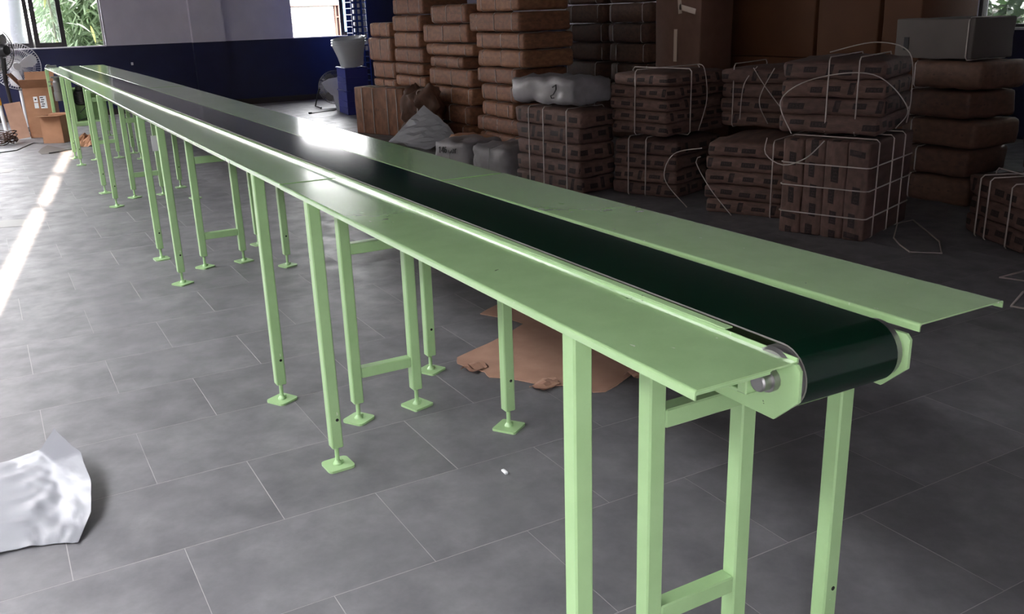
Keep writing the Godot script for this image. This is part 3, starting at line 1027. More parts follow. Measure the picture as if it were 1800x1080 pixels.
func build_stacks():
	var ord := ["first", "second", "third", "fourth", "fifth", "sixth", "seventh", "eighth", "ninth", "tenth"]
	# [top y of each pack from the floor up], z range each; front face at x
	var cols := [
		{"where": "the stack behind the white sacks", "x": 3.4, "ys": [0.0, 0.19, 0.36, 0.52, 0.7, 0.87, 1.05, 1.22, 1.42, 1.62], "z": [[-8.14, -7.29], [-8.16, -7.28], [-8.02, -7.33], [-8.07, -7.31], [-8.15, -7.27], [-8.12, -7.18], [-8.14, -7.17], [-8.27, -7.19], [-8.1, -7.25]]},
		{"where": "the stack with a slanting top pack", "x": 3.4, "ys": [0.0, 0.21, 0.42, 0.62, 0.82, 0.96, 1.1, 1.31, 1.52], "z": [[-9.35, -8.33], [-9.35, -8.33], [-9.35, -8.33], [-9.37, -8.32], [-9.33, -8.43], [-9.34, -8.2], [-9.46, -8.33], [-9.22, -8.32]]},
		{"where": "the tall stack behind the strapped box", "x": 3.42, "ys": [0.0, 0.19, 0.38, 0.56, 0.7, 0.85, 1.03, 1.22, 1.42, 1.62], "z": [[-10.4, -9.5], [-10.4, -9.5], [-10.38, -9.44], [-10.4, -9.5], [-10.44, -9.58], [-10.45, -9.56], [-10.42, -9.61], [-10.47, -9.63], [-10.43, -9.45]]},
		{"where": "the short stack beside the blue crates", "x": 3.42, "ys": [0.0, 0.2, 0.38, 0.5, 0.62, 0.84, 1.15, 1.34], "z": [[-11.3, -10.52], [-11.3, -10.52], [-11.3, -10.52], [-11.28, -10.52], [-11.25, -10.52], [-11.38, -10.53], [-11.3, -10.57]]}]
	var sd := 1
	for c in cols:
		var n: int = c.z.size()
		for k in n:
			var turn := 0.0
			var lab := "brown strapped carton pack, %s from the floor in %s" % [ord[k], c.where]
			pack(lab, c.z[k][0], c.z[k][1], c.ys[k], c.ys[k + 1], c.x + rng.randf_range(-0.02, 0.02), 0.6, sd, rng.randf_range(-0.03, 0.03), 3 if c.x > 0 else 2, "carton packs in the far stacks")
			sd += 1
	# shade-darkened stack further back, between the far stacks and the tall carton
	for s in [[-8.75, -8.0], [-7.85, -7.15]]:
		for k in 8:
			var lab := "shade-darkened brown carton pack, %s from the floor in the rear %s" % [ord[k], "stack beside the tall carton" if s[0] > -8.0 else "stack behind the white-topped bundle"]
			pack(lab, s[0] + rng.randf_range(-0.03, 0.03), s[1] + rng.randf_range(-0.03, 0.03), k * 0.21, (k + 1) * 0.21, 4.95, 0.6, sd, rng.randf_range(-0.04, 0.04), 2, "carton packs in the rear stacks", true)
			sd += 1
	# strapped box and torn package in front of the far stacks
	var t := face_node("strapped_carton", "tall brown carton with four white straps before the far stacks", "carton", Vector2(2.8, -10.34), Vector2(3.1, -9.5), 0.28, 0.0)
	inst("box_body", softbox(Vector3(0.89, 0.57, 0.28), 0.012, 0.006, 5, Vector3i(6, 5, 4)), M.packs[1], t)
	for x in [-0.3, -0.1, 0.16, 0.33]: strap_v(t, x, 0.57, 0.28, 0.003, 0.006)
	t = face_node("torn_package", "crumpled torn brown paper package beside the strapped box", "package", Vector2(3.0, -9.4), Vector2(3.1, -8.72), 0.22, 0.0)
	inst("paper_wrap", softbox(Vector3(0.68, 0.6, 0.2), 0.08, 0.1, 77, Vector3i(12, 10, 8)), M.packs_shaded[0], t)
	strap_v(t, -0.22, 0.58, 0.2, 0.0, 0.006)
	strap_v(t, 0.05, 0.58, 0.2, 0.0, 0.006)
	# loose plastic, orange packet and white sacks on the floor
	t = thing("plastic_sheet", "crumpled grey plastic sheet leaning on the torn package", "plastic", Vector3(2.95, 0, -8.75))
	inst("sheet", crumpled([[Vector3(-0.25, 0.0, -0.35), Vector3(0.1, 0.42, -0.05)], [Vector3(-0.2, 0.0, 0.1), Vector3(0.12, 0.3, 0.35)], [Vector3(-0.1, 0.0, 0.5), Vector3(0.15, 0.16, 0.6)]], 0.05, 3), M.film, t)
	t = face_node("kraft_packet", "small flat orange-brown packet before the torn package", "packet", Vector2(2.9, -7.95), Vector2(2.98, -7.3), 0.3, 0.0)
	inst("packet_body", softbox(Vector3(0.62, 0.2, 0.3), 0.06, 0.05, 31, Vector3i(7, 4, 5)), M.kraft, t)
	var k := 0
	for s in [[Vector2(2.34, -7.05), Vector2(2.44, -6.6), "white woven sack with black handwriting behind the far tray"], [Vector2(2.46, -6.5), Vector2(2.56, -6.05), "plain white woven sack between the marked sack and bundle"]]:
		t = face_node("woven_sack", s[2], "sack", s[0], s[1], 0.5, 0.0, "white sacks on the floor")
		inst("sack_body", softbox(Vector3(0.46, 0.28, 0.5), 0.045, 0.03, 40 + k, Vector3i(9, 6, 9)), M.sack, t)
		var st := tool()
		tube(st, [Vector3(0.02, 0.0, 0.262), Vector3(0.03, 0.14, 0.268), Vector3(0.01, 0.26, 0.24), Vector3(0.04, 0.29, 0.1)], 0.003, 4)
		inst("stitching", done(st), M.dull_steel, t)
		if k == 0:
			var tm := TextMesh.new()
			var f := SystemFont.new()
			f.font_names = PackedStringArray(["Droid Sans"])
			f.font_italic = true
			tm.font = f
			tm.text = "146 dor"
			tm.font_size = 32
			tm.pixel_size = 0.0024
			tm.depth = 0.004
			inst("handwriting", tm, M.ink, t, Vector3(-0.01, 0.2, 0.257), Vector3(-0.12, 0, 0.06))
		k += 1
	# big shade-darkened cartons and the tall taped carton at the back of the bundles
	t = face_node("tall_carton", "tall light brown carton with clear tape behind the bundles", "carton", Vector2(4.6, -6.58), Vector2(4.6, -5.92), 0.4, 0.0)
	inst("box_body", softbox(Vector3(0.66, 1.85, 0.4), 0.012, 0.01, 8, Vector3i(5, 8, 4)), M.dull_kraft, t)
	var st := tool()
	bx(st, Vector3(-0.02, 1.05, 0.203), Vector3(0.05, 0.3, 0.003), 0.0)
	bx(st, Vector3(0.02, 1.5, 0.203), Vector3(0.05, 0.32, 0.003), 0.0, Basis(Vector3(0, 0, 1), 0.12))
	bx(st, Vector3(0.14, 1.38, 0.203), Vector3(0.24, 0.05, 0.003), 0.0, Basis(Vector3(0, 0, 1), -0.2))
	inst("tape", done(st), M.tape, t)
	var bigs := [[-6.55, -5.12, "widest shade-darkened brown carton block at the back, beside tall carton"], [-5.08, -4.44, "narrow orange-brown carton column at the back behind the bundles"], [-4.4, -4.04, "shade-darkened brown carton column at the back behind the whitish box"]]
	k = 0
	for s in bigs:
		t = face_node("storage_carton", s[2], "carton", Vector2(5.2, s[0]), Vector2(5.2, s[1]), 0.7, 0.0)
		for q in 2:
			inst("carton_tier", softbox(Vector3(s[1] - s[0], 0.93, 0.7), 0.012, 0.012, 90 + k * 2 + q, Vector3i(6, 5, 4)), M.orange_board_shaded, t, Vector3(0.01 * q, 0.932 * q, 0))
		k += 1
	# whitish box standing on shade-darkened packs at the right
	for q in 5:
		pack("shade-darkened carton pack, %s from the floor under the whitish box" % ord[q], -3.6 + 0.03 * sin(q * 2.0), -3.05 + 0.03 * cos(q * 3.0), q * 0.2, (q + 1) * 0.2, 4.55, 0.5, 120 + q, 0.05 * sin(q * 1.7), 1, "packs under the whitish box", true)
	t = face_node("whitish_box", "plain whitish-grey box on top of the darkened packs", "box", Vector2(4.55, -3.74), Vector2(4.55, -3.12), 0.45, 1.0)
	inst("box_body", softbox(Vector3(0.62, 0.27, 0.45), 0.01, 0.012, 19, Vector3i(6, 4, 4)), M.grey_board, t)
	st = tool()
	bx(st, Vector3(-0.21, 0.1, 0.228), Vector3(0.04, 0.09, 0.003), 0.0)
	inst("label_print", done(st), M.ink, t)
	strap_v(t, 0.27, 0.27, 0.45)

# rows of points -> crumpled sheet with thickness; rows run across, each row is a polyline
func crumpled(rows: Array, amp: float, sd: int, cols := 10, sub := 5, th := 0.0012, smooth := false) -> ArrayMesh:
	fnl.seed = sd
	fnl.frequency = 2.6
	fnl.fractal_octaves = 3
	var g := []
	for i in rows.size() - 1:
		for s in sub + (1 if i == rows.size() - 2 else 0):
			var f := float(s) / sub
			var line := []
			for c in cols + 1:
				var u := float(c) / cols
				var p: Vector3 = at_line(rows[i], u).lerp(at_line(rows[i + 1], u), f)
				var w := absf(fnl.get_noise_3d(p.x * 3.0, p.y * 3.0, p.z * 3.0)) * amp
				p += Vector3(w * 0.3, w, w * 0.3)
				line.append(p)
			g.append(line)
	var st := tool()
	for i in g.size() - 1:
		for c in cols:
			st.set_smooth_group(1 if smooth else -1)
			quad(st, g[i][c], g[i][c + 1], g[i + 1][c + 1], g[i + 1][c], Vector3(0, 1, 0.01))
			var d := Vector3(0, th, 0)
			st.set_smooth_group(2 if smooth else -1)
			quad(st, g[i][c] - d, g[i][c + 1] - d, g[i + 1][c + 1] - d, g[i + 1][c] - d, Vector3(0, -1, -0.01))
	return done(st)

func at_line(pts: Array, u: float) -> Vector3:
	var f := u * (pts.size() - 1)
	var i := mini(int(f), pts.size() - 2)
	return pts[i].lerp(pts[i + 1], f - i)

# ---------------------------------------------------------------- strapped bundles along the aisle
func bundle(label: String, f0: Vector2, f1: Vector2, depth: float, y0: float, h: float, layers: int, sd: int, upright := false) -> Node3D:
	var w := f0.distance_to(f1)
	var t := face_node("carton_bundle", label, "bundle", f0, f1, depth, y0, "strapped bundles of printed cartons")
	var r := RandomNumberGenerator.new()
	r.seed = sd
	for k in layers:
		var m: Material = M.bundles[r.randi_range(0, 2)]
		if upright:
			var lw := w / layers
			var o := inst("carton", softbox(Vector3(h, lw - 0.003, depth - r.randf_range(0, 0.02)), 0.014, 0.008, sd * 10 + k, Vector3i(8, 3, 7)), m, t)
			o.transform = Transform3D(Basis(Vector3(0, 0, 1), PI / 2), Vector3(-w * 0.5 + lw * (k + 1), h * 0.5, 0))
		else:
			var lh := h / layers
			inst("carton", softbox(Vector3(w - r.randf_range(0, 0.03), lh - 0.002, depth - r.randf_range(0, 0.03)), 0.022, 0.014, sd * 10 + k, Vector3i(8, 3, 8), 0.03 if k == layers - 1 else 0.0), m, t, Vector3(r.randf_range(-0.012, 0.012), lh * k, r.randf_range(-0.012, 0.012)), Vector3(0, r.randf_range(-0.03, 0.03), 0))
	return t

func loose(t: Node3D, pts: Array, r := 0.0035):
	# strap end springing off a bundle, smoothed through its points
	var c := Curve3D.new()
	for i in pts.size():
		var a: Vector3 = pts[maxi(i - 1, 0)]
		var b: Vector3 = pts[mini(i + 1, pts.size() - 1)]
		c.add_point(pts[i], -(b - a) / 6.0, (b - a) / 6.0)
	c.bake_interval = 0.04
	var st := tool()
	tube(st, Array(c.get_baked_points()), r, 5)
	return inst("loose_strap", done(st), M.strap, t)

func build_bundles():
	# nearest pair beside the conveyor end
	var t := bundle("bundle of upright cartons in a grid of white straps, bottom one", Vector2(3.03, -3.3), Vector2(3.21, -2.78), 0.74, 0.0, 0.6, 4, 1, true)
	for y in [0.14, 0.31, 0.45]: strap_h(t, y, 0.55, 0.74, 0.006)
	for z in [0.24, 0.0, -0.2]: strap_c(t, z, 0.55, 0.6, 0.006)
	loose(t, [Vector3(0.0, 0.6, 0.39), Vector3(-0.1, 0.49, 0.42), Vector3(-0.24, 0.44, 0.43), Vector3(-0.36, 0.5, 0.43), Vector3(-0.36, 0.6, 0.42)])
	t = bundle("strapped bundle resting on the bundle of upright cartons", Vector2(3.1, -3.42), Vector2(3.36, -2.83), 0.66, 0.625, 0.43, 4, 2)
	for x in [-0.02, 0.16]: strap_v(t, x, 0.45, 0.66, 0.008)
	loose(t, [Vector3(-0.2, 0.0, 0.42), Vector3(-0.28, 0.2, 0.42), Vector3(-0.1, 0.33, 0.38), Vector3(0.25, 0.36, 0.36), Vector3(0.42, 0.16, 0.2), Vector3(0.34, 0.02, 0.1)])
	loose(t, [Vector3(-0.1, 0.475, 0.1), Vector3(0.15, 0.53, 0.0), Vector3(0.33, 0.46, -0.1), Vector3(0.36, 0.2, -0.12), Vector3(0.345, 0.03, -0.13)])
	# second pair
	t = bundle("low slumped bundle under the bundle with fanned straps", Vector2(3.05, -4.06), Vector2(3.3, -3.5), 0.8, 0.0, 0.5, 5, 3)
	strap_v(t, 0.2, 0.52, 0.8, 0.008)
	loose(t, [Vector3(-0.3, 0.4, 0.46), Vector3(-0.33, 0.36, 0.47), Vector3(-0.22, 0.18, 0.46), Vector3(-0.06, 0.004, 0.45)])
	loose(t, [Vector3(-0.32, 0.45, 0.4), Vector3(-0.52, 0.4, 0.44), Vector3(-0.58, 0.22, 0.45), Vector3(-0.4, 0.03, 0.45)])
	t = bundle("bundle with fanned white straps on the low slumped bundle", Vector2(3.5, -4.42), Vector2(3.78, -3.7), 0.55, 0.545, 0.41, 4, 4)
	strap_v(t, -0.27, 0.44, 0.55, 0.008)
	loose(t, [Vector3(-0.1, 0.43, 0.26), Vector3(-0.18, 0.3, 0.3), Vector3(-0.2, 0.05, 0.3)])
	loose(t, [Vector3(-0.12, 0.42, 0.28), Vector3(0.0, 0.28, 0.31), Vector3(0.16, 0.1, 0.31)])
	loose(t, [Vector3(0.04, 0.42, 0.28), Vector3(-0.05, 0.2, 0.31), Vector3(0.02, 0.03, 0.3)])
	# third pair
	t = bundle("square bundle with two thin straps, under the leaning bundle", Vector2(2.97, -5.05), Vector2(3.16, -4.49), 0.7, 0.0, 0.43, 4, 5)
	for x in [-0.13, 0.03]: strap_v(t, x, 0.45, 0.7, 0.008)
	t = bundle("leaning bundle crossed by straps, on the square bundle", Vector2(2.95, -5.0), Vector2(3.18, -4.46), 0.72, 0.48, 0.45, 5, 6)
	t.rotation.y -= 0.24
	strap_v(t, -0.02, 0.47, 0.72, 0.01)
	strap_c(t, 0.1, 0.58, 0.47, 0.01)
	loose(t, [Vector3(0.2, 0.5, -0.1), Vector3(0.34, 0.47, 0.0), Vector3(0.37, 0.25, 0.0), Vector3(0.34, 0.02, 0.05)])
	# stack with the white package
	t = bundle("wide bundle with three straps under the white package", Vector2(2.57, -5.9), Vector2(2.7, -5.1), 0.4, 0.0, 0.65, 5, 7)
	for x in [-0.2, -0.02, 0.26]: strap_v(t, x, 0.66, 0.4, 0.008)
	t = face_node("white_package", "crumpled white plastic package on the wide strapped bundle", "package", Vector2(2.54, -5.88), Vector2(2.66, -5.14), 0.42, 0.7)
	inst("package_body", softbox(Vector3(0.76, 0.2, 0.42), 0.035, 0.03, 66, Vector3i(14, 7, 12)), M.sack, t)
	var st := tool()
	tube(st, [Vector3(0.16, 0.13, 0.222), Vector3(0.2, 0.15, 0.222), Vector3(0.2, 0.115, 0.222)], 0.006, 4)
	tube(st, [Vector3(0.2, 0.115, 0.222), Vector3(0.17, 0.075, 0.224), Vector3(0.14, 0.065, 0.224), Vector3(0.15, 0.045, 0.224), Vector3(0.18, 0.05, 0.224)], 0.005, 4)
	inst("marker_strokes", done(st), M.ink, t)
	# right-hand pair, partly outside the frame
	t = bundle("bundle with crossing straps at the right, on the floor", Vector2(3.94, -2.63), Vector2(3.66, -2.05), 0.75, 0.0, 0.36, 3, 8)
	for x in [-0.16, -0.06, 0.16]: strap_v(t, x, 0.37, 0.75, 0.008)
	strap_c(t, 0.18, 0.66, 0.38, 0.008)
	t = bundle("bundle with doubled strap behind the right-hand floor bundle", Vector2(5.02, -2.98), Vector2(4.84, -2.4), 0.6, 0.41, 0.45, 3, 9)
	strap_v(t, 0.05, 0.5, 0.6, 0.01)
	strap_v(t, 0.075, 0.5, 0.6, 0.01)
	t = bundle("bottom bundle under the doubled-strap bundle at the right", Vector2(5.04, -2.98), Vector2(4.86, -2.4), 0.6, 0.0, 0.355, 3, 10)

# ---------------------------------------------------------------- left rear corner
func fan_guard(r: float, depth: float, wires: int) -> ArrayMesh:
	var st := tool()
	for k in wires:
		var g := TAU * k / wires
		var d := Vector3(cos(g), sin(g), 0)
		for s in [-1.0, 1.0]:
			tube(st, [d * r * 0.22 + Vector3(0, 0, s * depth), d * r * 0.7 + Vector3(0, 0, s * depth * 0.9), d * r], 0.0022, 3)
	for q in [1.0, 0.72, 0.22]:
		for s in ([0.0] if q == 1.0 else [-1.0, 1.0]):
			var ring := []
			for k in 36: ring.append(Vector3(cos(TAU * k / 36) * r * q, sin(TAU * k / 36) * r * q, s * depth * (0.9 if q > 0.5 else 1.0)))
			tube(st, ring, 0.006 if q == 1.0 else 0.003, 4, true)
	return done(st)

func fan_blade(r: float) -> ArrayMesh:
	var st := tool()
	st.set_smooth_group(0)
	var o := []
	for p in [[0.06, -0.03], [0.3, -0.22], [0.6, -0.33], [0.85, -0.26], [0.92, 0.0], [0.82, 0.22], [0.5, 0.2], [0.06, 0.04]]:
		o.append(Vector2(p[0] * r, p[1] * r))
	extrude(st, o, -0.004, 0.004, Transform3D(Basis(Vector3(1, 0, 0), 0.35), Vector3.ZERO))
	return done(st)

func pedestal_fan(label: String, foot_at: Vector3, head: Vector3, face: float, r: float, pole: Material, body: Material, grille: Material, tilt := 0.0):
	var t := thing("pedestal_fan", label, "fan", foot_at)
	var top := head - foot_at
	var st := tool()
	lathe(st, [Vector2(0.0, 0.05), Vector2(0.05, 0.05), Vector2(0.19, 0.03), Vector2(0.22, 0.015), Vector2(0.22, 0.0)], 20)
	inst("base", done(st), M.black, t)
	st = tool()
	tube(st, [Vector3(0, 0.04, 0), top * Vector3(0.7, 0.65, 0.7)], 0.022, 10)
	inst("pole", done(st), pole, t)
	st = tool()
	tube(st, [top * Vector3(0.7, 0.63, 0.7), top * Vector3(1, 0.97, 1) + Vector3(0, -0.06, -0.06).rotated(Vector3.UP, face)], 0.03, 10)
	inst("neck", done(st), M.black, t)
	var b := Basis(Vector3.UP, face) * Basis(Vector3.RIGHT, tilt)
	st = tool()
	lathe(st, [Vector2(0.0, -0.16), Vector2(0.06, -0.15), Vector2(0.085, -0.09), Vector2(0.085, -0.02), Vector2(0.05, 0.0), Vector2(0.0, 0.0)], 16, along_z(Vector3.ZERO))
	var mo := inst("motor", done(st), body, t)
	mo.transform = Transform3D(b, top)
	var g := inst("guard", fan_guard(r, 0.07, 60), grille, t)
	g.transform = Transform3D(b, top + b * Vector3(0, 0, 0.07))
	var bm := fan_blade(r)
	for k in 3:
		var bl := inst("blade", bm, M.white_gloss, t)
		bl.transform = Transform3D(b * Basis(Vector3(0, 0, 1), TAU * k / 3 + 0.4), top + b * Vector3(0, 0, 0.07))
	st = tool()
	lathe(st, [Vector2(0.0, 0.05), Vector2(0.05, 0.04), Vector2(0.055, -0.02), Vector2(0.0, -0.02)], 14, along_z(Vector3.ZERO))
	var hb := inst("hub", done(st), M.white_gloss, t)
	hb.transform = Transform3D(b, top + b * Vector3(0, 0, 0.07))

func open_carton(label: String, at: Vector3, turn: float, s: Vector3, m: Material, flaps: Array) -> Node3D:
	var t := thing("carton", label, "carton", at, turn)
	var st := tool()
	var w := 0.006
	bx(st, Vector3(0, w * 0.5, 0), Vector3(s.x, w, s.z), 0.001)
	for sg in [-1.0, 1.0]:
		bx(st, Vector3(sg * (s.x - w) * 0.5, s.y * 0.5, 0), Vector3(w, s.y, s.z), 0.001)
		bx(st, Vector3(0, s.y * 0.5, sg * (s.z - w) * 0.5), Vector3(s.x, s.y, w), 0.001)
	inst("box_body", done(st), m, t)
	for f in flaps:   # [axis side, opening angle, length]
		st = tool()
		bx(st, Vector3(0, 0, f[2] * 0.5), Vector3(s.x if f[0] < 2 else s.z, w, f[2]), 0.001)
		var yaw: float = [0.0, PI, PI / 2, -PI / 2][f[0]]
		var o := inst("flap", done(st), m, t)
		var edge: Vector3 = [Vector3(0, s.y, s.z * 0.5), Vector3(0, s.y, -s.z * 0.5), Vector3(s.x * 0.5, s.y, 0), Vector3(-s.x * 0.5, s.y, 0)][f[0]]
		o.transform = Transform3D(Basis(Vector3.UP, yaw) * Basis(Vector3.RIGHT, f[1]), edge)
	return t

func build_left_corner():
	pedestal_fan("white pedestal fan with round wire guard by the window", Vector3(-0.78, 0, -14.05), Vector3(-0.79, 0.9, -13.98), 0.1, 0.31, M.white, M.white, M.white, 0.0)
	pedestal_fan("black pedestal fan seen from behind beside the white fan", Vector3(-0.93, 0, -13.45), Vector3(-0.98, 1.13, -13.35), PI + 0.7, 0.3, M.black, M.black, M.black, 0.0)
	var t := thing("capped_post", "white post with a yellow cap beside the fans", "post", Vector3(-1.07, 0, -13.0))
	var st := tool()
	lathe(st, [Vector2(0.0, 0.0), Vector2(0.025, 0.0), Vector2(0.025, 0.45), Vector2(0.0, 0.45)], 14)
	inst("tube", done(st), M.white, t)
	st = tool()
	lathe(st, [Vector2(0.029, 0.45), Vector2(0.03, 0.46), Vector2(0.03, 0.545), Vector2(0.024, 0.555), Vector2(0.0, 0.555)], 14)
	inst("cap", done(st), M.yellow, t)
	t.rotation.z = 0.06
	# coil of dark wire
	t = thing("wire_coil", "tangled coil of dark brown wire on the floor by the post", "wire", Vector3(-1.13, 0, -12.5))
	st = tool()
	var pts := []
	for k in 180:
		var g := k * 0.36
		pts.append(Vector3(cos(g) * (0.13 + 0.03 * sin(k * 1.3)), 0.02 + 0.13 * (k / 180.0) + 0.025 * sin(k * 0.9), sin(g) * (0.13 + 0.03 * cos(k * 1.1))))
	tube(st, pts, 0.008, 4)
	inst("wire", done(st), paint(srgb(72, 48, 40), 0.6), t)
	# cartons
	t = open_carton("closed brown carton with white labels under the conveyor end", Vector3(-0.53, 0, -12.24), -0.5, Vector3(0.26, 0.34, 0.24), M.kraft, [[0, -0.05, 0.12], [1, -0.05, 0.12]])
	t = open_carton("open brown carton with flaps folded out, behind labelled carton", Vector3(-0.6, 0, -13.06), -0.25, Vector3(0.36, 0.65, 0.24), M.kraft, [[3, -0.9, 0.24], [0, -0.6, 0.2], [1, -1.3, 0.2]])
	st = tool()
	bx(st, Vector3(-0.04, 0.5, 0.1235), Vector3(0.05, 0.07, 0.001), 0.0)
	bx(st, Vector3(-0.04, 0.42, 0.1235), Vector3(0.05, 0.07, 0.001), 0.0)
	bx(st, Vector3(0.05, 0.46, 0.1235), Vector3(0.08, 0.16, 0.001), 0.0)
	var lb := inst("label_sheet", done(st), M.white, t)
	lb.set_meta("label", "white printed labels")
	st = tool()
	for k in 5:
		bx(st, Vector3(0.035 + 0.01 * (k % 2), 0.52 - 0.028 * k, 0.1242), Vector3(0.04, 0.012, 0.0006), 0.0)
	bx(st, Vector3(-0.04, 0.5, 0.1242), Vector3(0.02, 0.02, 0.0006), 0.0)
	inst("label_print", done(st), M.ink, lb)
	t = thing("cardboard_flap", "loose cardboard panel leaning beside the open carton", "cardboard", Vector3(-0.93, 0.0, -12.98))
	st = tool()
	bx(st, Vector3(0, 0.24, 0), Vector3(0.2, 0.47, 0.006), 0.001, Basis(Vector3(0, 0, 1), 0.1) * Basis(Vector3(1, 0, 0), -0.12))
	inst("panel", done(st), M.kraft_pale, t)

# ---------------------------------------------------------------- far corner by the middle window
func crate(label: String, at: Vector3, turn: float, s: Vector3):
	var t := thing("blue_crate", label, "crate", at, turn, "navy plastic crates")
	var st := tool()
	var w := 0.012
	bx(st, Vector3(0, w * 0.5, 0), Vector3(s.x, w, s.z), 0.002)
	for sg in [-1.0, 1.0]:
		bx(st, Vector3(sg * (s.x - w) * 0.5, s.y * 0.5, 0), Vector3(w, s.y, s.z), 0.002)
		bx(st, Vector3(0, s.y * 0.5, sg * (s.z - w) * 0.5), Vector3(s.x - 2 * w, s.y, w), 0.002)
	inst("shell", done(st), M.blue, t)
	st = tool()
	tube(st, loop(Vector3(0, s.y - 0.012, 0), Vector3(s.x * 0.5 + 0.008, 0, 0), Vector3(0, 0, s.z * 0.5 + 0.008)), 0.012, 4, true)
	for y in [0.3, 0.55]:
		tube(st, loop(Vector3(0, s.y * y, 0), Vector3(s.x * 0.5 + 0.003, 0, 0), Vector3(0, 0, s.z * 0.5 + 0.003)), 0.006, 4, true)
	inst("rim", done(st), M.blue, t)

func build_back_corner():
	crate("navy plastic crate on the floor beside the carton stacks", Vector3(3.68, 0, -12.78), -0.13, Vector3(0.34, 0.36, 0.6))
	crate("navy plastic crate stacked on the floor crate", Vector3(3.685, 0.362, -12.78), -0.13, Vector3(0.34, 0.33, 0.6))
	var t := thing("plastic_basin", "nested pale plastic basins on top of the navy crates", "basin", Vector3(3.7, 0.7, -12.78))
	for k in 3:
		var st := tool()
		lathe(st, [Vector2(0.0, 0.0), Vector2(0.17, 0.0), Vector2(0.2, 0.16), Vector2(0.25, 0.33), Vector2(0.262, 0.335), Vector2(0.262, 0.345), Vector2(0.24, 0.338), Vector2(0.19, 0.16), Vector2(0.16, 0.012), Vector2(0.0, 0.012)], 28)
		inst("basin_shell", done(st), M.basin, t, Vector3(0, 0.035 * k, 0), Vector3(0.05, 0, 0.12))
	# rack of blue bins with white contents by the window
	t = thing("bin_rack", "tall stack of blue trays with white parts beside the window", "tray stack", Vector3(4.55, 0, -14.7))
	var bp := tool()
	bx(bp, Vector3.ZERO, Vector3(0.03, 0.07, 0.1), 0.008)
	var bin_part := done(bp)
	for k in 19:
		var st := tool()
		bx(st, Vector3(0, 0.05 + 0.1 * k, 0), Vector3(0.28, 0.012, 0.3), 0.002)
		for x in [-0.134, -0.045, 0.045, 0.134]:
			bx(st, Vector3(x, 0.1 + 0.1 * k, 0.14), Vector3(0.02, 0.088, 0.012), 0.001)
		bx(st, Vector3(0, 0.1 + 0.1 * k, -0.14), Vector3(0.28, 0.088, 0.01), 0.001)
		inst("tray", done(st), M.blue_bright, t)
		if k < 8: continue
		for x in [-0.09, 0.0, 0.09]:
			inst("white_part", bin_part, M.white, t, Vector3(x + 0.012, 0.095 + 0.1 * k, 0.08))
	# fan lying on the floor, half covered by a white cloth
	t = thing("floor_fan", "black floor fan half covered by a white cloth", "fan", Vector3(3.8, 0, -13.95))
	var b := Basis(Vector3.UP, -0.35) * Basis(Vector3.RIGHT, -0.25)
	var g := inst("guard", fan_guard(0.27, 0.06, 64), M.dull_steel, t)
	g.transform = Transform3D(b, Vector3(0.0, 0.32, 0))
	var bm := fan_blade(0.27)
	for k in 3:
		var bl := inst("blade", bm, M.dull_steel, t)
		bl.transform = Transform3D(b * Basis(Vector3(0, 0, 1), TAU * k / 3), Vector3(0.0, 0.32, 0))
	var st := tool()
	lathe(st, [Vector2(0.0, -0.18), Vector2(0.06, -0.17), Vector2(0.08, -0.1), Vector2(0.08, 0.02), Vector2(0.0, 0.03)], 14, along_z(Vector3.ZERO))
	inst("motor", done(st), M.black, t).transform = Transform3D(b, Vector3(0.0, 0.32, -0.05))
	st = tool()
	tube(st, [Vector3(-0.3, 0.015, 0.1), Vector3(-0.3, 0.02, -0.2), Vector3(-0.28, 0.25, -0.05), Vector3(-0.26, 0.32, 0.0)], 0.014, 6)
	tube(st, [Vector3(0.3, 0.015, 0.1), Vector3(0.3, 0.02, -0.2), Vector3(0.28, 0.25, -0.05), Vector3(0.26, 0.32, 0.0)], 0.014, 6)
	inst("stand", done(st), M.black, t)
	t = thing("white_cloth", "white cloth hanging over the navy crate edge beside the floor fan", "cloth", Vector3(3.5, 0, -13.3))
	inst("cloth", crumpled([[Vector3(-0.14, 0.44, 0.0), Vector3(-0.02, 0.5, 0.0), Vector3(0.2, 0.53, 0.05)], [Vector3(-0.1, 0.34, 0.04), Vector3(0.0, 0.38, 0.06), Vector3(0.2, 0.42, 0.08)], [Vector3(0.0, 0.24, 0.08), Vector3(0.05, 0.25, 0.1), Vector3(0.16, 0.26, 0.1)], [Vector3(0.04, 0.0, 0.1), Vector3(0.08, 0.0, 0.12), Vector3(0.15, 0.0, 0.12)]], 0.03, 9, 8, 4), M.white, t)
	t = thing("power_cord", "black power cord with plug on the pale floor", "cord", Vector3(3.3, 0, -13.3))
	st = tool()
	tube(st, [Vector3(-0.18, 0.008, 0.1), Vector3(-0.05, 0.006, 0.02), Vector3(0.08, 0.006, -0.05), Vector3(0.25, 0.006, -0.08), Vector3(0.4, 0.006, -0.3), Vector3(0.5, 0.03, -0.5)], 0.006, 5)
	inst("cable", done(st), M.black, t)
	st = tool()
	bx(st, Vector3(-0.2, 0.014, 0.11), Vector3(0.05, 0.026, 0.035), 0.005)
	inst("plug", done(st), M.black, t)

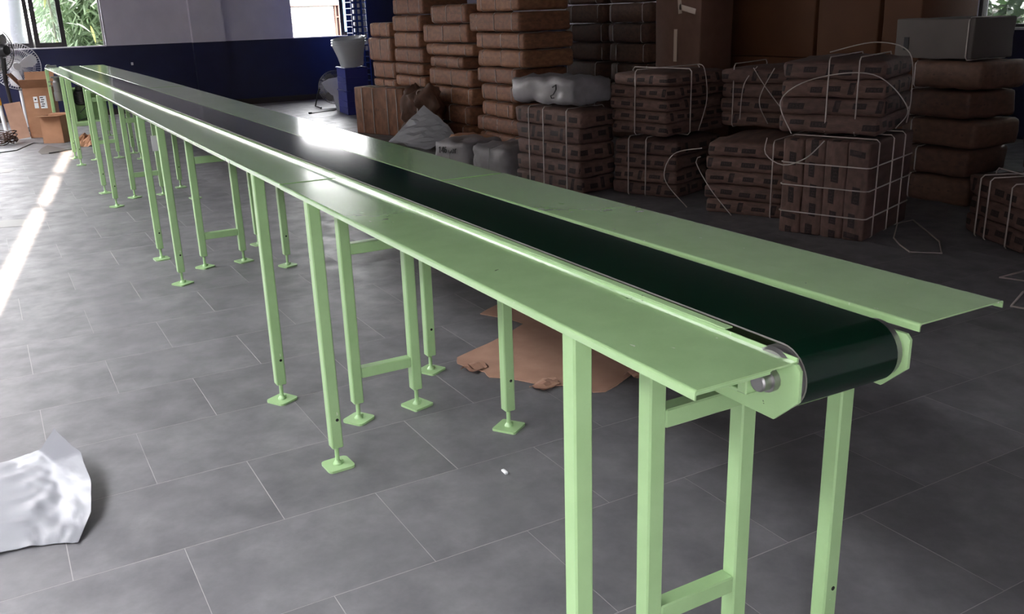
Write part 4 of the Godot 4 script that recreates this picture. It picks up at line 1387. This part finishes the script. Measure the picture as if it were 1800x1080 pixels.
# ---------------------------------------------------------------- things on the floor
func sheet(called: String, label: String, category: String, outline: Array, m: Material, th: float, y0 := 0.0) -> Node3D:
	var c := Vector2.ZERO
	for p in outline: c += p
	c /= outline.size()
	var t := thing(called, label, category, Vector3(c.x, y0, c.y))
	var o := []
	# roughen the outline
	var r := RandomNumberGenerator.new()
	r.seed = outline.size() * 7 + int(c.x * 100.0)
	for i in outline.size():
		var a: Vector2 = outline[i] - c
		var b: Vector2 = outline[(i + 1) % outline.size()] - c
		o.append(Vector2(a.x, -a.y))
		var mid := a.lerp(b, r.randf_range(0.35, 0.65)) + (b - a).orthogonal() * r.randf_range(-0.05, 0.05)
		o.append(Vector2(mid.x, -mid.y))
	var st := tool()
	extrude(st, o, 0.0005, th, Transform3D(Basis(Vector3(1, 0, 0), -PI / 2), Vector3.ZERO))
	inst("sheet", done(st), m, t)
	return t

func build_floor_clutter():
	# torn cardboard under the conveyor
	var t := sheet("torn_cardboard", "torn pale brown cardboard sheet on the floor under the conveyor", "cardboard", [Vector2(0.63, -2.89), Vector2(0.77, -2.97), Vector2(1.25, -2.9), Vector2(1.35, -2.5), Vector2(1.1, -2.1), Vector2(0.81, -1.88), Vector2(0.7, -1.82), Vector2(0.58, -1.77), Vector2(0.54, -1.79), Vector2(0.48, -1.91), Vector2(0.43, -1.95), Vector2(0.36, -2.06), Vector2(0.28, -2.15), Vector2(0.29, -2.21), Vector2(0.24, -2.36), Vector2(0.27, -2.42), Vector2(0.47, -2.5), Vector2(0.73, -2.64), Vector2(0.71, -2.74)], M.kraft_pale, 0.005)
	for q in [[Vector3(-0.42, 0.004, 0.01), 0.11, 21], [Vector3(-0.28, 0.004, 0.33), 0.12, 22], [Vector3(0.1, 0.004, 0.43), 0.16, 23]]:
		var p: Vector3 = q[0]
		var w: float = q[1]
		inst("torn_edge", crumpled([[p, p + Vector3(w, 0.0, -0.05)], [p + Vector3(0.0, 0.02, 0.03), p + Vector3(w, 0.014, 0.0)], [p + Vector3(0.02, 0.004, 0.07), p + Vector3(w, 0.004, 0.04)]], 0.03, q[2], 6, 3, 0.003), M.kraft_pale, t)
	# curled plastic sheet at the left
	t = thing("plastic_sheet", "large curled translucent plastic sheet lying on the bare floor", "plastic", Vector3(-1.4, 0, -2.1))
	var o := Vector3(1.4, 0, 2.1)
	var L := [Vector3(-1.95, 0.003, -2.5), Vector3(-1.95, 0.003, -2.3), Vector3(-1.95, 0.003, -2.1), Vector3(-1.95, 0.003, -1.95), Vector3(-1.95, 0.003, -1.82)]
	var A := [Vector3(-1.42, 0.01, -2.38), Vector3(-1.42, 0.015, -2.28), Vector3(-1.4, 0.012, -2.1), Vector3(-1.4, 0.008, -1.95), Vector3(-1.42, 0.003, -1.77)]
	var Bm := [Vector3(-1.335, 0.05, -2.33), Vector3(-1.31, 0.03, -2.25), Vector3(-1.31, 0.02, -2.1), Vector3(-1.31, 0.012, -1.93), Vector3(-1.34, 0.004, -1.745)]
	var Rr := [Vector3(-1.285, 0.125, -2.3), Vector3(-1.225, 0.085, -2.14), Vector3(-1.215, 0.055, -1.99), Vector3(-1.235, 0.03, -1.83), Vector3(-1.285, 0.004, -1.715)]
	var rows := []
	for k in 5:
		rows.append([L[k] + o, A[k] + o, Bm[k] + o, Rr[k] + o])
	inst("film", crumpled(rows, 0.014, 5, 34, 9, 0.0008, true), M.film, t)
	# scraps
	sheet("paper_scrap", "grey-beige paper sheet lying before the labelled carton", "paper", [Vector2(-0.82, -11.32), Vector2(-0.68, -11.95), Vector2(-0.5, -11.3), Vector2(-0.52, -11.05), Vector2(-0.8, -11.05)], M.grey_board, 0.003)
	sheet("plastic_scrap", "thin white plastic scrap crossed by the sunlight streak", "plastic", [Vector2(-1.45, -7.1), Vector2(-1.2, -7.0), Vector2(-1.08, -6.88), Vector2(-1.12, -6.7), Vector2(-1.35, -6.75)], M.scrap, 0.002)
	sheet("plastic_scrap", "small white plastic scrap on the floor towards the fans", "plastic", [Vector2(-1.3, -10.1), Vector2(-1.14, -10.05), Vector2(-1.11, -9.95), Vector2(-1.17, -9.78), Vector2(-1.3, -9.8)], M.scrap, 0.002)
	t = thing("crumpled_paper", "crumpled brown paper under the far part of the conveyor", "paper", Vector3(-0.27, 0, -11.75))
	inst("paper", crumpled([[Vector3(-0.12, 0.0, 0.3), Vector3(0.04, 0.0, 0.35)], [Vector3(-0.08, 0.06, 0.05), Vector3(0.1, 0.05, 0.1)], [Vector3(0.02, 0.1, -0.2), Vector3(0.12, 0.06, -0.2)], [Vector3(0.05, 0.0, -0.35), Vector3(0.12, 0.0, -0.3)]], 0.09, 12, 8, 4), M.kraft, t)
	t = thing("floor_cable", "thin black cable running along the floor to the labelled carton", "cable", Vector3(-0.9, 0, -11.7))
	var st := tool()
	tube(st, [Vector3(-0.6, 0.005, 0.15), Vector3(-0.31, 0.005, 0.12), Vector3(-0.13, 0.005, 0.03), Vector3(0.02, 0.005, -0.45), Vector3(0.09, 0.005, -0.63), Vector3(0.2, 0.005, -0.5)], 0.006, 5)
	inst("cable", done(st), M.black, t)
	t = thing("floor_cable", "short cable lying across the beige paper sheet", "cable", Vector3(-0.6, 0, -11.1))
	st = tool()
	tube(st, [Vector3(-0.12, 0.009, 0.05), Vector3(0.0, 0.009, -0.02), Vector3(0.06, 0.009, -0.08), Vector3(0.22, 0.008, -0.2)], 0.006, 5)
	inst("cable", done(st), M.black, t)
	# strap loops left on the floor
	t = thing("strap_loop", "loose white strap loop on the floor before upright-carton bundle", "strap", Vector3(3.45, 0, -2.6))
	st = tool()
	tube(st, [Vector3(-0.02, 0.006, -0.13), Vector3(0.16, 0.05, -0.25), Vector3(0.28, 0.06, -0.23), Vector3(0.1, 0.01, 0.1), Vector3(-0.11, 0.006, 0.27), Vector3(-0.23, 0.006, 0.15), Vector3(-0.13, 0.006, 0.0)], 0.005, 4, true)
	inst("strap", done(st), M.strap, t)
	t = thing("strap_loop", "loose strap loop on the floor below the right-hand bundle", "strap", Vector3(3.05, 0, -1.65))
	st = tool()
	tube(st, [Vector3(0.1, 0.006, -0.2), Vector3(0.3, 0.006, -0.2), Vector3(0.35, 0.006, 0.0), Vector3(-0.05, 0.006, 0.02), Vector3(-0.3, 0.006, 0.12), Vector3(-0.28, 0.006, 0.18), Vector3(0.0, 0.006, 0.2), Vector3(0.2, 0.006, 0.1)], 0.006, 4, true)
	inst("strap", done(st), M.strap, t)
	# chip of white plaster near the conveyor
	t = thing("plaster_chip", "small white plaster chip on the tiles near the conveyor", "chip", Vector3(-0.06, 0, -1.42))
	inst("chip", softbox(Vector3(0.012, 0.008, 0.03), 0.003, 0.004, 3, Vector3i(3, 3, 3)), M.white, t)
